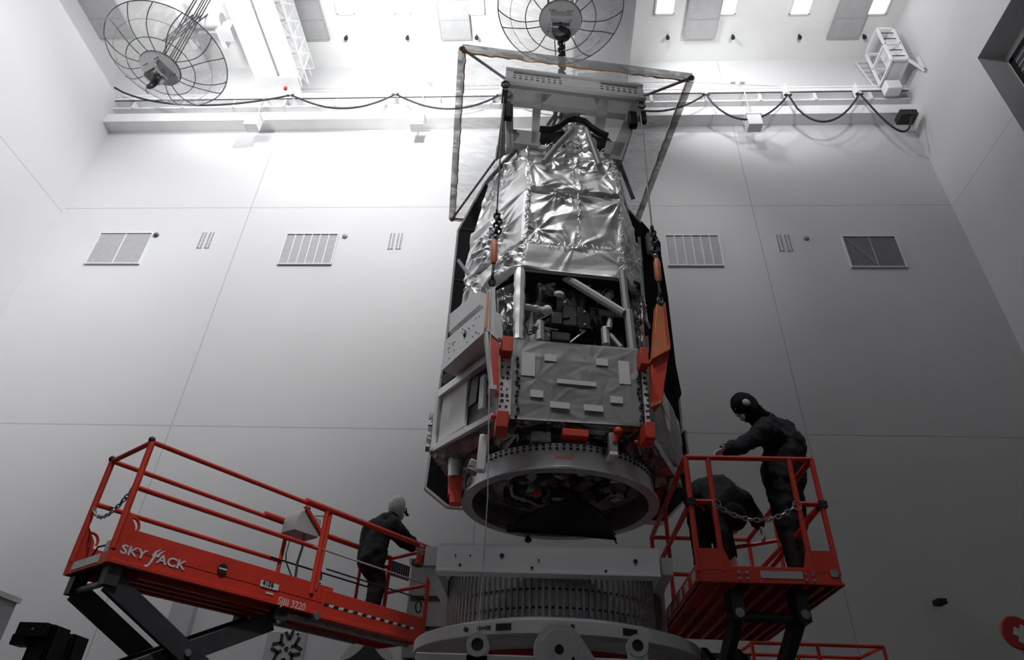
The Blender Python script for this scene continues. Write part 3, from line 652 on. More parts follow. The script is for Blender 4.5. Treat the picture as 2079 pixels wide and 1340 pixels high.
m = MB(); c = sp(1135, 597, -0.72); m.sph(c, (0.055, 0.03, 0.035), 10); P_(m, 'white_connector', 'patch')
BX = [((1142, 620), (1172, 662), -0.66, 'darkgrey'), ((1172, 622), (1200, 668), -0.70, 'black'), ((1120, 632), (1142, 658), -0.70, 'darkgrey'), ((1205, 640), (1222, 662), -0.62, 'darkgrey'), ((1160, 650), (1210, 690), -0.56, 'black'), ((1112, 600), (1130, 622), -0.60, 'black'),
      ((1075, 590), (1110, 612), -0.58, 'cable'), ((1190, 590), (1225, 625), -0.52, 'cable'), ((1085, 640), (1110, 662), -0.58, 'cable'), ((1120, 672), (1158, 692), -0.66, 'darkgrey'), ((1100, 672), (1118, 690), -0.62, 'foil_dark')]
for a, b, v, mt in BX:
    p, q = sp(*a, v), sp(*b, v); m = MB(); m.mm((p.x, v, q.z), (q.x, v+0.22, p.z)); P_(m, 'instrument_box', mt, bevel=0.008)
m = MB()
for px, py in ((1187, 633), (1187, 659)): m.sph(sp(px, py, -0.705), 0.012, 8)
P_(m, 'bolt', 'patch')
rg = random.Random(21)
for k in range(16):
    x0_, y0_ = rg.uniform(1070, 1255), rg.uniform(575, 690); pts = [sp(x0_+rg.uniform(-28, 28)*s, y0_+rg.uniform(-12, 12)+s*rg.uniform(-14, 14), -0.62-0.08*rg.random()) for s in (-1, -0.4, 0.3, 1)]
    m = MB(); m.tube(pts, rg.uniform(0.007, 0.016), 6); P_(m, 'harness', rg.choice(['cable', 'foil_dark', 'foil', 'cable']))
for x0_, y0_, n in ((1110, 578, 10), (1205, 588, 8), (1225, 600, 6)):        # crumpled wrap bundles
    m = MB()
    for k in range(n): m.sph(sp(x0_+rg.uniform(-18, 18), y0_+rg.uniform(-8, 8), -0.66+0.1*rg.random()), (rg.uniform(0.02, 0.05), 0.03, rg.uniform(0.02, 0.04)), 6, rot=Euler((rg.random()*3, rg.random()*3, 0)).to_matrix())
    P_(m, 'wrap_bundle', 'foil')
# foil curtains left and right of the bay
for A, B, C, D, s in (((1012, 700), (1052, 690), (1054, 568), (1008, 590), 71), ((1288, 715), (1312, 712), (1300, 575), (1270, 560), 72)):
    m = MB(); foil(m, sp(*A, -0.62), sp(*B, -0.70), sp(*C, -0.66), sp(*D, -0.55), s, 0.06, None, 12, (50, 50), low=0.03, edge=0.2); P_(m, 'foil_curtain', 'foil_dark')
m = MB(); foil(m, sp(937, 618, -0.1), sp(1000, 590, -0.5), sp(1050, 548, -0.72), sp(950, 560, -0.1), 73, 0.05, None, 10, (50, 40), edge=0.2); P_(m, 'foil_curtain', 'foil')

# hexagonal bus
m = MB(); r = HX(1.0, 0.0); ZB0, ZB1 = 4.26, 4.99
for i in range(6):
    j = (i+1) % 6
    if i == 0: continue
    foil(m, (*r[i], ZB0), (*r[j], ZB0), (*r[j], ZB1), (*r[i], ZB1), 80+i, 0.014, None, 6, (60, 40), edge=0.2)
P_(m, 'bus_blanket', 'foil_matte')
m = MB(); foil(m, sp(1036, 850, -0.965), sp(1306, 866, -0.965), sp(1296, 708, -0.955), sp(1040, 688, -0.955), 91, 0.008, [(0.05, 0.8), (0.3, 0.2), (0.62, 0.75), (0.7, 0.35), (0.9, 0.6), (0.2, 0.5), (0.98, 0.98)], 9, (110, 70), low=0.004, edge=0.2)
fp = P_(m, 'front_blanket', 'foil_matte')
for a, b in (((1060, 713), (1086, 763)), ((1106, 717), (1130, 733)), ((1210, 726), (1235, 742)), ((1255, 731), (1281, 780)), ((1131, 768), (1211, 784)), ((1077, 790), (1103, 807)), ((1239, 803), (1265, 819)), ((1117, 814), (1157, 830)), ((1185, 820), (1225, 836))):
    p, q = sp(*a, -0.98), sp(*b, -0.98)
    m = MB(); vv = -0.968-0.010*(5.0-(p.z+q.z)/2)/0.73; m.mm((p.x, vv-0.0015, q.z), (q.x, vv+0.0015, p.z)); P_(m, 'radiator_patch', 'patch', fp)
# perforated corner brackets
for (a, b, s) in (((1014, 722), (1036, 842), -1), ((1301, 745), (1321, 868), 1)):
    p, q = sp(*a, -0.975), sp(*b, -0.975); m = MB(); m.mm((p.x, -0.98, q.z), (q.x, -0.93, p.z)); br = P_(m, 'corner_bracket', 'patch')
    m = MB(); rg = random.Random(int(a[0])); z = p.z-0.05
    while z > q.z+0.03:
        for k in range(2):
            if rg.random() < 0.75:
                x = p.x+(q.x-p.x)*(0.15+0.42*k+0.1*rg.random()); m.mm((x, -0.984, z-rg.uniform(0.012, 0.03)), (x+rg.uniform(0.012, 0.03), -0.975, z))
        z -= 0.055
    tag(P_(m, 'cutouts', 'cable', br), kind='stuff')
    z = p.z
    while z > q.z:
        x = (q.x+0.03) if s < 0 else (p.x-0.06); m = MB(); xx = x+rg.uniform(0, 0.03); m.mm((xx, -0.985, z-0.015), (xx+0.02+rg.uniform(0, 0.015), -0.965, z)); P_(m, 'clip', 'darkgrey', br); z -= rg.uniform(0.03, 0.09)
# left side: white radiator, recess frame, stacked white equipment panels
F, G = V((-0.58, -0.95, 0)), V((-1.22, 0.05, 0)); FG = (G-F).normalized(); NL = V((-FG.y, FG.x, 0)) 
if NL.x > 0: NL = -NL
def lquad(pts, off, th, name, mt, parent=None):
    q = [spl(*p, F+NL*off, NL) for p in pts]; m = MB(); m.prism(q, NL*(-th)); return P_(m, name, mt, parent)
lquad(((901, 796), (950, 764), (942, 864), (889, 897)), 0.03, 0.03, 'side_radiator', 'patch')
lquad(((958, 770), (972, 762), (966, 815), (951, 826)), 0.03, 0.03, 'side_recess', 'darkgrey')
lquad(((975, 766), (984, 760), (980, 826), (970, 832)), 0.03, 0.03, 'side_recess_rim', 'patch')
lquad(((889, 792), (985, 722), (984, 736), (889, 806)), 0.07, 0.07, 'blanket_roll', 'foil')
lquad(((886, 899), (1002, 836), (1002, 846), (877, 916)), 0.04, 0.04, 'lower_edge', 'patch')
lquad(((884, 797), (892, 794), (882, 908), (874, 914)), 0.04, 0.04, 'side_edge', 'patch')
lquad(((896, 765), (985, 694), (985, 716), (899, 782)), 0.02, 0.05, 'louvre_bay', 'black')
lo = lquad(((902, 693), (985, 622), (986, 672), (897, 752)), 0.22, 0.20, 'equipment_panel', 'patch')
lquad(((914, 637), (973, 590), (974, 618), (911, 674)), 0.22, 0.20, 'equipment_panel', 'patch')
lquad(((912, 676), (972, 622), (978, 625), (914, 686)), 0.12, 0.10, 'panel_groove', 'darkgrey')
m = MB(); rg = random.Random(4)
for k in range(26):
    c = spl(rg.uniform(905, 980), 0, F+NL*0.225, NL); px = rg.uniform(905, 980); py = 693-(px-902)*0.86+rg.uniform(6, 46); c = spl(px, py, F+NL*0.222, NL); m.sph(c, 0.006, 6)
m.sph(spl(944, 680, F+NL*0.222, NL), (0.018, 0.018, 0.03), 8); P_(m, 'fastener', 'cable', lo)
lquad(((921, 640), (938, 615), (944, 622), (930, 655)), 0.0, 0.2, 'foil_lump', 'foil')
# small hinge block hanging on the far left edge, and its right-hand twin
m = MB()
for i, (a, b) in enumerate((((872, 842), (881, 866)), ((870, 868), (879, 888)), ((866, 888), (876, 910)))):
    p, q = sp(*a, 0.15), sp(*b, 0.15); m.mm((p.x, 0.12, q.z), (q.x, 0.24, p.z))
P_(m, 'hinge_block', 'foil_dark')
m = MB(); p, q = sp(1386, 878, 0.3), sp(1396, 922, 0.3); m.mm((p.x, 0.25, q.z), (q.x, 0.4, p.z)); P_(m, 'hinge_block', 'foil_dark')
# right side radiators
F2, G2 = V((0.58, -0.95, 0)), V((1.2, 0.05, 0)); d2 = (G2-F2).normalized(); NR = V((d2.y, -d2.x, 0))
for pts in (((1342, 790), (1356, 812), (1362, 858), (1346, 826)), ((1349, 838), (1360, 856), (1366, 888), (1354, 868)), ((1368, 838), (1378, 856), (1386, 905), (1374, 880))):
    q = [spl(*p, F2+NR*0.03, NR) for p in pts]; m = MB(); m.prism(q, NR*(-0.03)); P_(m, 'side_radiator', 'patch')

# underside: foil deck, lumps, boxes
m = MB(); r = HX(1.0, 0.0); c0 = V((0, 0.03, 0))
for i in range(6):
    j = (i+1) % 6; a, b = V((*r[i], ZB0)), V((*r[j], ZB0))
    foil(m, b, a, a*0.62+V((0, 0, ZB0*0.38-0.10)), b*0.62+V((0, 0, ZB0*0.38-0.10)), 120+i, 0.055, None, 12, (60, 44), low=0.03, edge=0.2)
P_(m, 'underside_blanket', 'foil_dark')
# separation ring
RR = 0.895
prof = [(RR-0.09, 3.825), (RR+0.005, 3.825), (RR+0.005, 3.845), (RR-0.03, 3.865), (RR-0.035, 4.00), (RR-0.025, 4.02), (RR-0.025, 4.06), (RR-0.07, 4.06), (RR-0.07, 3.88), (RR-0.09, 3.86)]
m = MB(); m.lathe((0, 0, 0), prof, 96, closed=True); ring = P_(m, 'separation_ring', 'metal')
m = MB()
for k in range(96):
    a = 2*math.pi*k/96; e = V((math.cos(a), math.sin(a), 0)); t_ = V((-e.y, e.x, 0))
    for z in (4.045, 4.015): m.obox(e*(RR-0.026)+V((0, 0, z)), t_*0.011, e*0.006, V((0, 0, 0.008)))
    m.sph(e*(RR-0.088)+V((0, 0, 4.0)), 0.010, 5)
tag(P_(m, 'ring_holes', 'cable', ring), kind='stuff')
m = MB(); m.lathe((0, 0, 0), [(RR-0.092, 3.95), (RR-0.092, 4.06), (RR-0.16, 4.10)], 96); P_(m, 'inner_band', 'foil_dark', ring)
m = MB(); a = sp(1128, 928, -0.93); m.mm((a.x, -0.935, a.z-0.008), (a.x+0.14, -0.925, a.z+0.008)); P_(m, 'red_streamer', 'cover', ring)
# inside the ring
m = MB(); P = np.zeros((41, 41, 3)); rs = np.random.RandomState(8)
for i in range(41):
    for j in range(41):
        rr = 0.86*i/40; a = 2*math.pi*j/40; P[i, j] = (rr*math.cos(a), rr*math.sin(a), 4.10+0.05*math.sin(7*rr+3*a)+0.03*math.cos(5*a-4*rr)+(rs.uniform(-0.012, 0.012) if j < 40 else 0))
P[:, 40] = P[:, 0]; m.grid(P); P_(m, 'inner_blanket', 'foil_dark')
rg = random.Random(31)
for k in range(44):
    a = rg.uniform(0, 2*math.pi); rr = rg.uniform(0.15, 0.74); c = V((rr*math.cos(a), rr*math.sin(a), 4.05)); s = [rg.uniform(0.02, 0.075) for _ in range(3)]; ya = rg.uniform(0, 3)
    m = MB(); m.obox(c, V((math.cos(ya), math.sin(ya), 0))*s[0], V((-math.sin(ya), math.cos(ya), 0))*s[1], V((0, 0, s[2]*0.8))); P_(m, 'underdeck_box', rg.choice(['foil_dark', 'foil_matte', 'darkgrey', 'cable', 'foil_dark', 'foil']), bevel=0.006)
for k in range(14):
    a = rg.uniform(0, 2*math.pi); rr = rg.uniform(0.3, 0.7); pts = [V((rr*math.cos(a+0.25*q), (rr+0.05*math.sin(q*2+k))*math.sin(a+0.25*q), 4.0+0.02*math.sin(q*3))) for q in range(5)]
    m = MB(); m.tube(pts, rg.uniform(0.008, 0.018), 6); P_(m, 'harness', rg.choice(['cable', 'foil', 'foil_dark']))
# black shroud inside the ring: a shallow half dome with a lipped lower edge
apx = V((0.03, -0.10, 4.0)); m = MB(); n1, n2 = 25, 33; P = np.zeros((n1, n2, 3))
e0, e1 = sp(1030, 1074, 0.42), sp(1252, 1084, 0.42); ap = sp(1142, 1003, -0.25)
for i in range(n1):
    s = i/(n1-1)
    for j in range(n2):
        t_ = -1+2*j/(n2-1); x = (e0.x+e1.x)/2+t_*(e1.x-e0.x)/2*(0.20+0.80*s**0.55)
        zt = ap.z-0.02*abs(t_)-0.05*t_*t_; zb = (e0.z+e1.z)/2-0.012*(1-t_*t_); z = zt+(zb-zt)*s; P[i, j] = (x, -0.25+0.67*s**1.15+0.06*t_*t_, z)
m.grid(P); bs = P_(m, 'black_baffle', 'black'); sd = bs.modifiers.new('solid', 'SOLIDIFY'); sd.thickness = 0.02; bake(bs)
m = MB(); m.tube([P[-1, j]+np.array((0, -0.01, 0.03)) for j in range(n2)], 0.010, 6); m.tube([P[-1, j]+np.array((0, -0.02, -0.02)) for j in range(n2)], 0.014, 6); P_(m, 'baffle_lip', 'black', bs)
# protective covers on thrusters, sensors and corners
def cover(a, b, v, dep, name='protective_cover', mt='cover', drop=0.0):
    p, q = sp(*a, v), sp(*b, v); m = MB(); c = [(p.x, v, q.z), (q.x, v, q.z), (q.x, v, p.z), (p.x, v, p.z)]
    m.mm((p.x, v, q.z), (q.x, v+dep, p.z)); return P_(m, name, mt, bevel=0.008)
cover((1020, 681), (1041, 714), -1.10, 0.18); cover((1300, 704), (1319, 740), -1.10, 0.18)
cover((1009, 832), (1032, 868), -1.10, 0.20); cover((1309, 855), (1333, 890), -1.10, 0.20)
cover((1142, 868), (1196, 888), -0.95, 0.12); cover((1086, 992), (1100, 1003), -0.30, 0.08)
m = MB(); c = sp(1255, 876, -0.98); m.sph(c, (0.04, 0.04, 0.04), 12); m.cyl(c, c+V((-0.03, 0.03, -0.09)), 0.022); P_(m, 'protective_cap', 'cover')
m = MB(); c = sp(1002, 846, -1.0); m.sph(c, 0.025, 8); P_(m, 'protective_cap', 'cover')
m = MB(); c = sp(1292, 898, -0.98); m.sph(c, 0.02, 8); P_(m, 'protective_cap', 'cover')
for a, b, c_, v in (((926, 925), (924, 972), (923, 1024), -0.05), ((1345, 945), (1337, 985), (1322, 1030), 0.05)):      # thruster pods
    p, q, e = sp(*a, v), sp(*b, v), sp(*c_, v); m = MB(); m.tube([p+V((0, 0.05, 0.05)), q], [0.075, 0.065], 12); pod = P_(m, 'thruster_pod', 'foil')
    m = MB(); m.obox((q*0.65+e*0.35), V((0.062, 0, 0)), V((0, 0.06, 0)), (q-e)*0.36); m.obox((q*0.2+e*0.8)+V((0.004, -0.01, 0)), V((0.05, 0, 0)), V((0, 0.055, 0)), (q-e)*0.22); P_(m, 'thruster_cover', 'cover', pod)
for a, b, v, w_, mt in (((983, 885), (975, 958), -0.78, 0.05, 'foil'), ((1243, 882), (1245, 925), -0.92, 0.05, 'foil_matte'), ((966, 938), (956, 960), -0.70, 0.06, 'foil_dark'), ((1365, 950), (1362, 995), -0.2, 0.05, 'foil_dark')):
    p, q = sp(*a, v), sp(*b, v); m = MB(); m.bar(p, q, w_*1.5, w_*1.5); P_(m, 'wrapped_bracket', mt, bevel=0.01)
for a, b, v, mt in (((1080, 872), (1120, 898), -0.86, 'foil_dark'), ((1140, 890), (1198, 903), -0.84, 'foil_matte'), ((1205, 875), (1230, 892), -0.85, 'foil_dark'), ((1046, 862), (1110, 870), -0.80, 'foil_dark'), ((1238, 915), (1256, 926), -0.96, 'patch')):
    p, q = sp(*a, v), sp(*b, v); m = MB(); m.mm((p.x, v, q.z), (q.x, v+0.16, p.z)); P_(m, 'sensor_box', mt, bevel=0.01)
m = MB(); p = sp(1072, 1096, 0.85); m.sph(p, (0.04, 0.03, 0.03), 8); m.cyl(p, p+V((0, 0, 0.08)), 0.02); P_(m, 'latch', 'darkgrey')
for a, b in (((1221, 1092), (1215, 1082)), ((1252, 1104), (1243, 1084))):
    m = MB(); m.cyl(sp(*a, 0.6), sp(*b, 0.6), 0.008); P_(m, 'dangling_pin', 'darkgrey')

# ---------------------------------------------------------------- lifting frame, slings, canopy
fr = thing('lifting_spreader', 'grey steel lifting frame above the foil shroud', 'spreader', (CX, CY, 0), YAW)
VF = -0.65
def plate(pts, name, mt='frame', th=0.09, v=VF, parent=None):
    m = MB(); m.prism([sp(*p, v) for p in pts], (0, th, 0)); return P_(m, name, mt, parent or fr)
zt, zb = 9.47, 9.19; UL, UR = -0.80, 1.03
m = MB(); m.mm((UL, VF-0.03, zb), (UR, VF+0.16, zt)); tb = P_(m, 'top_beam', 'beam_white', fr, bevel=0.01)
m = MB(); m.mm((UL-0.02, VF-0.045, zb-0.02), (UR+0.02, VF+0.18, zb+0.02)); m.mm((UL, VF-0.045, zt-0.03), (UR, VF-0.02, zt)); P_(m, 'beam_flange', 'beam_white', tb)
m = MB(); rg = random.Random(2)
for lo_, hi_ in ((-0.70, -0.08), (0.45, 0.95)):
    m.mm((lo_, VF-0.034, zt-0.10), (hi_, VF-0.03, zt-0.06)); u = lo_
    while u < hi_:
        for z in (zt-0.15, zt-0.20): m.mm((u, VF-0.034, z), (u+0.035, VF-0.03, z+0.016))
        u += 0.075
P_(m, 'bolt_slots', 'darkgrey', tb)
m = MB(); m.mm((UL, VF, 8.84), (UR-0.02, VF+0.09, zb)); 
for k in range(40):
    u = UL+0.05+k*0.045; m.sph((u, VF-0.002, 9.10 if k % 2 else 9.05), 0.008, 5)
P_(m, 'web_plate', 'frame', fr)
plate(((1027, 190), (1042, 192), (1042, 300), (1028, 300)), 'upright'); plate(((1084, 188), (1101, 190), (1092, 292), (1079, 290)), 'upright')
plate(((1214, 200), (1237, 204), (1226, 268), (1207, 264)), 'upright'); plate(((1282, 208), (1302, 212), (1262, 325), (1236, 320)), 'upright')
plate(((1042, 262), (1098, 268), (1094, 296), (1042, 290)), 'cross_plate'); plate(((1232, 285), (1270, 290), (1258, 318), (1226, 310)), 'cross_plate')
plate(((1100, 190), (1120, 192), (1100, 212)), 'gusset'); plate(((1205, 198), (1216, 200), (1212, 216)), 'gusset'); plate(((1042, 290), (1042, 262), (1056, 272)), 'gusset')
m = MB(); m.mm((UL, 0.62, 8.0), (UL+0.12, 0.72, zt)); m.mm((UR-0.14, 0.62, 8.0), (UR, 0.72, zt)); m.mm((UL, 0.60, zb), (UR, 0.76, zt)); m.mm((-0.30, 0.62, 8.3), (-0.16, 0.7, zb)); m.mm((0.50, 0.62, 8.3), (0.64, 0.7, zb)); m.mm((UL, 0.62, 8.30), (UR, 0.70, 8.50)); P_(m, 'rear_frame', 'frame', fr)
for u in (UL+0.06, UR-0.06):
    m = MB(); m.mm((u-0.05, VF, zb+0.02), (u+0.05, 0.72, zt-0.04)); P_(m, 'side_beam', 'frame', fr)
m = MB(); m.mm((-0.02, VF+0.16, zb+0.02), (0.26, 0.62, zt-0.02)); P_(m, 'centre_beam', 'frame', fr)
for a in ((1026, 172), (1302, 214)):
    m = MB(); p = sp(*a, VF-0.06); m.tube([p+V((0.045*math.cos(q), 0, 0.06*math.sin(q))) for q in [k*math.pi/6 for k in range(12)]], 0.014, 6, closed=True); m.mm((p.x-0.035, VF-0.10, p.z-0.36), (p.x+0.035, VF-0.04, p.z-0.16)); P_(m, 'end_shackle', 'drk_steel', fr)
for a in ((1032, 222), (1285, 238)):
    m = MB(); p = sp(*a, VF-0.08); m.mm((p.x-0.05, VF-0.10, p.z-0.16), (p.x+0.05, VF-0.02, p.z+0.10)); P_(m, 'load_cell', 'black', fr, bevel=0.01)
# chain from the hook to the frame
c1 = V((0.05, 0, 0)); hk = V((hp.x-CX, hp.y-CY, 0))
lc = thing('lifting_chain', 'dark lifting chain between the hook and the lifting frame', 'chain', (CX, CY, zt), YAW)
m = MB(); chain(m, [(0.045, -0.02, hp.z-0.52), (0.06, 0.0, zt+0.30)], 0.11, 0.017); chain(m, [(0.085, 0.03, hp.z-0.54), (0.10, 0.02, zt+0.30)], 0.11, 0.015); me_ = P_(m, 'chain', 'drk_steel', lc); me_.data.transform(Matrix.Translation((0, 0, -zt)))
m = MB(); m.lathe((0.08, 0.0, 0.0), [(0.0, 0.32), (0.07, 0.32), (0.12, 0.24), (0.10, 0.20), (0.10, 0.0), (0, 0)], 16); P_(m, 'swivel', 'drk_steel', lc)
m = MB(); 
for k in range(3): m.lathe((0.08, 0.0, 0.02+0.055*k), [(0.10, 0.0), (0.14, 0.0), (0.14, 0.035), (0.10, 0.035)], 16, closed=True)
P_(m, 'collar', 'darkgrey', lc)
sl = thing('sling_links', 'oval chain links hanging in the middle of the lifting frame', 'chain', (CX, CY, 8.9), YAW)
m = MB(); p = sp(1133, 203, -0.5); q = sp(1133, 292, -0.5)
m.tube([V((p.x+0.06*math.cos(a), -0.5, 8.98+0.16*math.sin(a)-8.9)) for a in [k*math.pi/8 for k in range(16)]], 0.016, 6, closed=True); P_(m, 'master_link', 'steel', sl)
for s in (-1, 1):
    m = MB(); m.tube([(p.x+s*0.05, -0.5, -0.06), (p.x+s*0.14, -0.5, -0.28), (p.x+s*0.10, -0.5, -0.36), (p.x+s*0.02, -0.5, -0.10)], 0.022, 6, closed=True); P_(m, 'side_link', 'steel', sl)
# vertical slings at both ends with turnbuckles and lifting brackets
def sling(label, top, mid, ch, tb0, tb1, sh, v0, v1):
    t = thing('lifting_sling', label, 'sling', (CX, CY, 0), YAW, 'slings at the ends of the lifting frame')
    a, b, c, d, e, f = sp(*top, v0), sp(*mid, v1), sp(*ch, v1), sp(*tb0, v1), sp(*tb1, v1), sp(*sh, v1)
    m = MB(); m.cyl(a, b, 0.009, seg=6); P_(m, 'wire_rope', 'darkgrey', t)
    m = MB(); chain(m, [b, c], 0.075, 0.012); chain(m, [b+V((0.03, 0.02, -0.05)), c+V((0.03, 0.02, 0.08))], 0.075, 0.012); P_(m, 'chain', 'drk_steel', t)
    m = MB(); m.cyl(c, d, 0.014); m.sph(c, 0.03, 8); P_(m, 'eye_bolt', 'steel', t)
    m = MB(); m.tube([d, d.lerp(e, 0.15), d.lerp(e, 0.85), e], [0.022, 0.036, 0.036, 0.022], 10); P_(m, 'turnbuckle', 'orange', t)
    m = MB(); m.cyl(e, f, 0.013); chain(m, [e.lerp(f, 0.4), f], 0.08, 0.014); P_(m, 'shackle', 'drk_steel', t); return t
sling('wire sling with orange turnbuckle at the left end of the lifting frame', (1023, 195), (1009, 425), (1006, 482), (1004, 490), (1002, 535), (998, 580), -0.76, -1.0)
sling('wire sling with orange turnbuckle at the right end of the lifting frame', (1300, 225), (1323, 460), (1331, 520), (1333, 526), (1337, 572), (1341, 618), -0.76, -0.80)
# orange lifting brackets bolted to the bus corners
lb = thing('lifting_bracket', 'long orange lifting bracket on the right corner of the bus', 'bracket', (CX, CY, 0), YAW, 'orange lifting brackets on the bus')
vb = -0.80
m = MB(); m.prism([sp(*p, vb) for p in ((1333, 616), (1351, 613), (1362, 704), (1326, 722))], (0, 0.10, 0)); P_(m, 'upper_arm', 'orange', lb, bevel=0.006)
m = MB(); m.prism([sp(*p, vb+0.02) for p in ((1324, 723), (1359, 710), (1345, 816), (1321, 822))], (0, 0.12, 0)); P_(m, 'lower_arm', 'cover', lb, bevel=0.006)
m = MB(); m.prism([sp(*p, vb-0.03) for p in ((1324, 720), (1361, 702), (1361, 708), (1324, 728))], (0, 0.2, 0)); P_(m, 'shelf', 'orange', lb)
m = MB(); m.prism([sp(*p, vb-0.02) for p in ((1322, 818), (1343, 812), (1342, 818), (1322, 826))], (0, 0.16, 0)); P_(m, 'foot', 'orange', lb)
m = MB(); m.prism([sp(*p, vb-0.004) for p in ((1347, 625), (1350, 624), (1358, 698), (1355, 700))], (0, 0.02, 0)); P_(m, 'slot', 'cover', lb)
lb = thing('lifting_bracket', 'pale lifting bracket with orange slot on the left corner of the bus', 'bracket', (CX, CY, 0), YAW, 'orange lifting brackets on the bus')
vb = -1.06
m = MB(); m.prism([sp(*p, vb) for p in ((989, 590), (1006, 580), (1006, 660), (1013, 692), (990, 673), (983, 668))], (0, 0.08, 0)); P_(m, 'upper_arm', 'white', lb, bevel=0.006)
m = MB(); m.prism([sp(*p, vb+0.01) for p in ((988, 674), (1013, 694), (1014, 800), (1000, 782))], (0, 0.12, 0)); P_(m, 'lower_arm', 'cover', lb)
m = MB(); m.prism([sp(*p, vb+0.002) for p in ((985, 672), (991, 674), (1002, 785), (998, 788))], (0, 0.14, 0)); m.mm(sp(992, 780, vb)[:], (sp(1008, 790, vb)+V((0, 0.1, 0)))[:]); P_(m, 'edge_plate', 'white', lb)
m = MB(); m.prism([sp(*p, vb-0.004) for p in ((990, 593), (994, 592), (990, 664), (984, 667))], (0, 0.02, 0)); P_(m, 'slot', 'orange', lb)
# clear canopy
cn = thing('clear_canopy', 'square clear plastic canopy with taped edges around the lifting frame', 'canopy', (CX, CY, 0), YAW)
U0, U1, V0, V1, ZN = -1.38, 1.56, -1.0, 2.03, 9.30
def sheet(u0, u1, v0, v1, s):
    m = MB(); n = 24; P = np.zeros((n+1, n+1, 3)); rs = np.random.RandomState(s); ks = [(rs.uniform(2, 9), rs.uniform(0, 3.1), rs.uniform(0, 6)) for _ in range(6)]
    for i in range(n+1):
        for j in range(n+1):
            u, v = u0+(u1-u0)*i/n, v0+(v1-v0)*j/n; e = min(i, j, n-i, n-j)/n*4
            P[i, j] = (u, v, ZN-0.02+min(1, e)*sum(0.008*math.sin(f*(u*math.cos(a)+v*math.sin(a))+p) for f, a, p in ks))
    m.grid(P); return P_(m, 'film', 'film', cn)
hu0, hu1, hv0, hv1 = UL+0.02, UR-0.02, VF-0.02, 0.70
sheet(U0, U1, V0, hv0, 1); sheet(U0, U1, hv1, V1, 2); sheet(U0, hu0, hv0, hv1, 3); sheet(hu1, U1, hv0, hv1, 4)
cs = [(U0, V0), (U1, V0), (U1, V1), (U0, V1)]
for i in range(4):
    (a, b), (c, d) = cs[i], cs[(i+1) % 4]; m = MB()
    m.bar((a, b, ZN-0.02), (c, d, ZN-0.02), 0.10 if i != 2 else 0.05, 0.03); P_(m, 'folded_edge', 'edge', cn)
    m = MB(); rg = random.Random(i+50); n = 40; ins = [V((0, 0.045, 0)), V((-0.045, 0, 0)), V((0, -0.045, 0)), V((0.045, 0, 0))][i]
    m.tube([V((a+(c-a)*k/n, b+(d-b)*k/n, ZN-0.045))+ins*(1+rg.uniform(-0.25, 0.25)) for k in range(n+1)], [0.009*rg.uniform(0.5, 1.3) for _ in range(n+1)], 5); P_(m, 'amber_tape', 'kapton', cn)
for (a, b), q in zip(cs, ((UL, VF), (UR, VF), (UR, 0.7), (UL, 0.7))):
    m = MB(); m.cyl((a, b, ZN-0.03), (*q, ZN-0.03), 0.018, seg=8); P_(m, 'corner_strut', 'frame', cn)
    m = MB(); m.sph((a, b, ZN-0.03), (0.04, 0.04, 0.03), 8); P_(m, 'corner_wrap', 'kapton', cn)
# tag lines
m = MB(); m.tube([sp(998, 582, -1.12), sp(993, 800, -1.15), sp(990, 1010, -1.1), (sp(985, 1085, -1.0)), (sp(966, 1340, -0.9))], 0.005, 5)
o = P_(m, 'tag_line', 'beam_white', sat); o.parent = None; o.matrix_basis = sat.matrix_basis; tag(o, 'thin pale tag line hanging from the left lifting bracket', 'rope')
# ---------------------------------------------------------------- scissor lifts
class Lift:
    """platform frame: s along, t across, z absolute"""
    def __init__(self, root): self.r = root; self.a = root.rotation_euler[2]; self.o = root.location.copy()
    def px(self, x, y, t):
        s_ = V((math.cos(self.a), math.sin(self.a), 0)); t_ = V((-math.sin(self.a), math.cos(self.a), 0))
        d = ray(x, y); o = EYE-V((self.o.x, self.o.y, 0)); k = (t-o.dot(t_))/d.dot(t_); P = o+d*k; return V((P.dot(s_), t, P.z))
    def W(self, p): return self.r.matrix_basis @ V(p)
    def part(self, mb, name, m, parent=None, **k): return mb.build(name, m, parent or self.r, local=True, **k)
def scissor(lf, s0, s1, ts, ztop, zbot, n, axis_s=True, hh=0.14, ww=0.05):
    dz = (ztop-zbot)/n; Q = (lambda s, t, z: (s, t, z)) if axis_s else (lambda s, t, z: (t, s, z))
    for k in range(n):
        za, zb = ztop-k*dz, ztop-(k+1)*dz
        for i, t in enumerate(ts):
            sg = 1 if i == 0 else -1
            m = MB(); m.bar(Q(s0, t, za), Q(s1, t, zb), ww, hh); m.build('scissor_arm', 'darkgrey', lf.r, local=True, bevel=0.006)
            m = MB(); m.bar(Q(s1, t+sg*(ww+0.012), za), Q(s0, t+sg*(ww+0.012), zb), ww, hh); m.build('scissor_arm', 'darkgrey', lf.r, local=True, bevel=0.006)
        for s, z in ((s0, za), (s1, za), ((s0+s1)/2, (za+zb)/2)):
            m = MB(); m.cyl(Q(s, min(ts)-0.045, z), Q(s, max(ts)+0.045, z), 0.026, seg=10); m.build('pivot_pin', 'steel', lf.r, local=True)
def chassis(lf, a, b):
    m = MB(); m.mm((a[0], a[1], 0.14), (b[0], b[1], 0.52)); m.build('chassis', 'red', lf.r, local=True, bevel=0.02)
    for x in (a[0]+0.2, b[0]-0.2):
        for y in (a[1]-0.02, b[1]+0.02):
            m = MB(); m.tube([(x, y-0.06, 0.16), (x, y+0.06, 0.16)], 0.16, 20) if abs(b[0]-a[0]) > abs(b[1]-a[1]) else m.tube([(x, y-0.06, 0.16), (x, y+0.06, 0.16)], 0.16, 20)
            m.build('wheel', 'cable', lf.r, local=True)

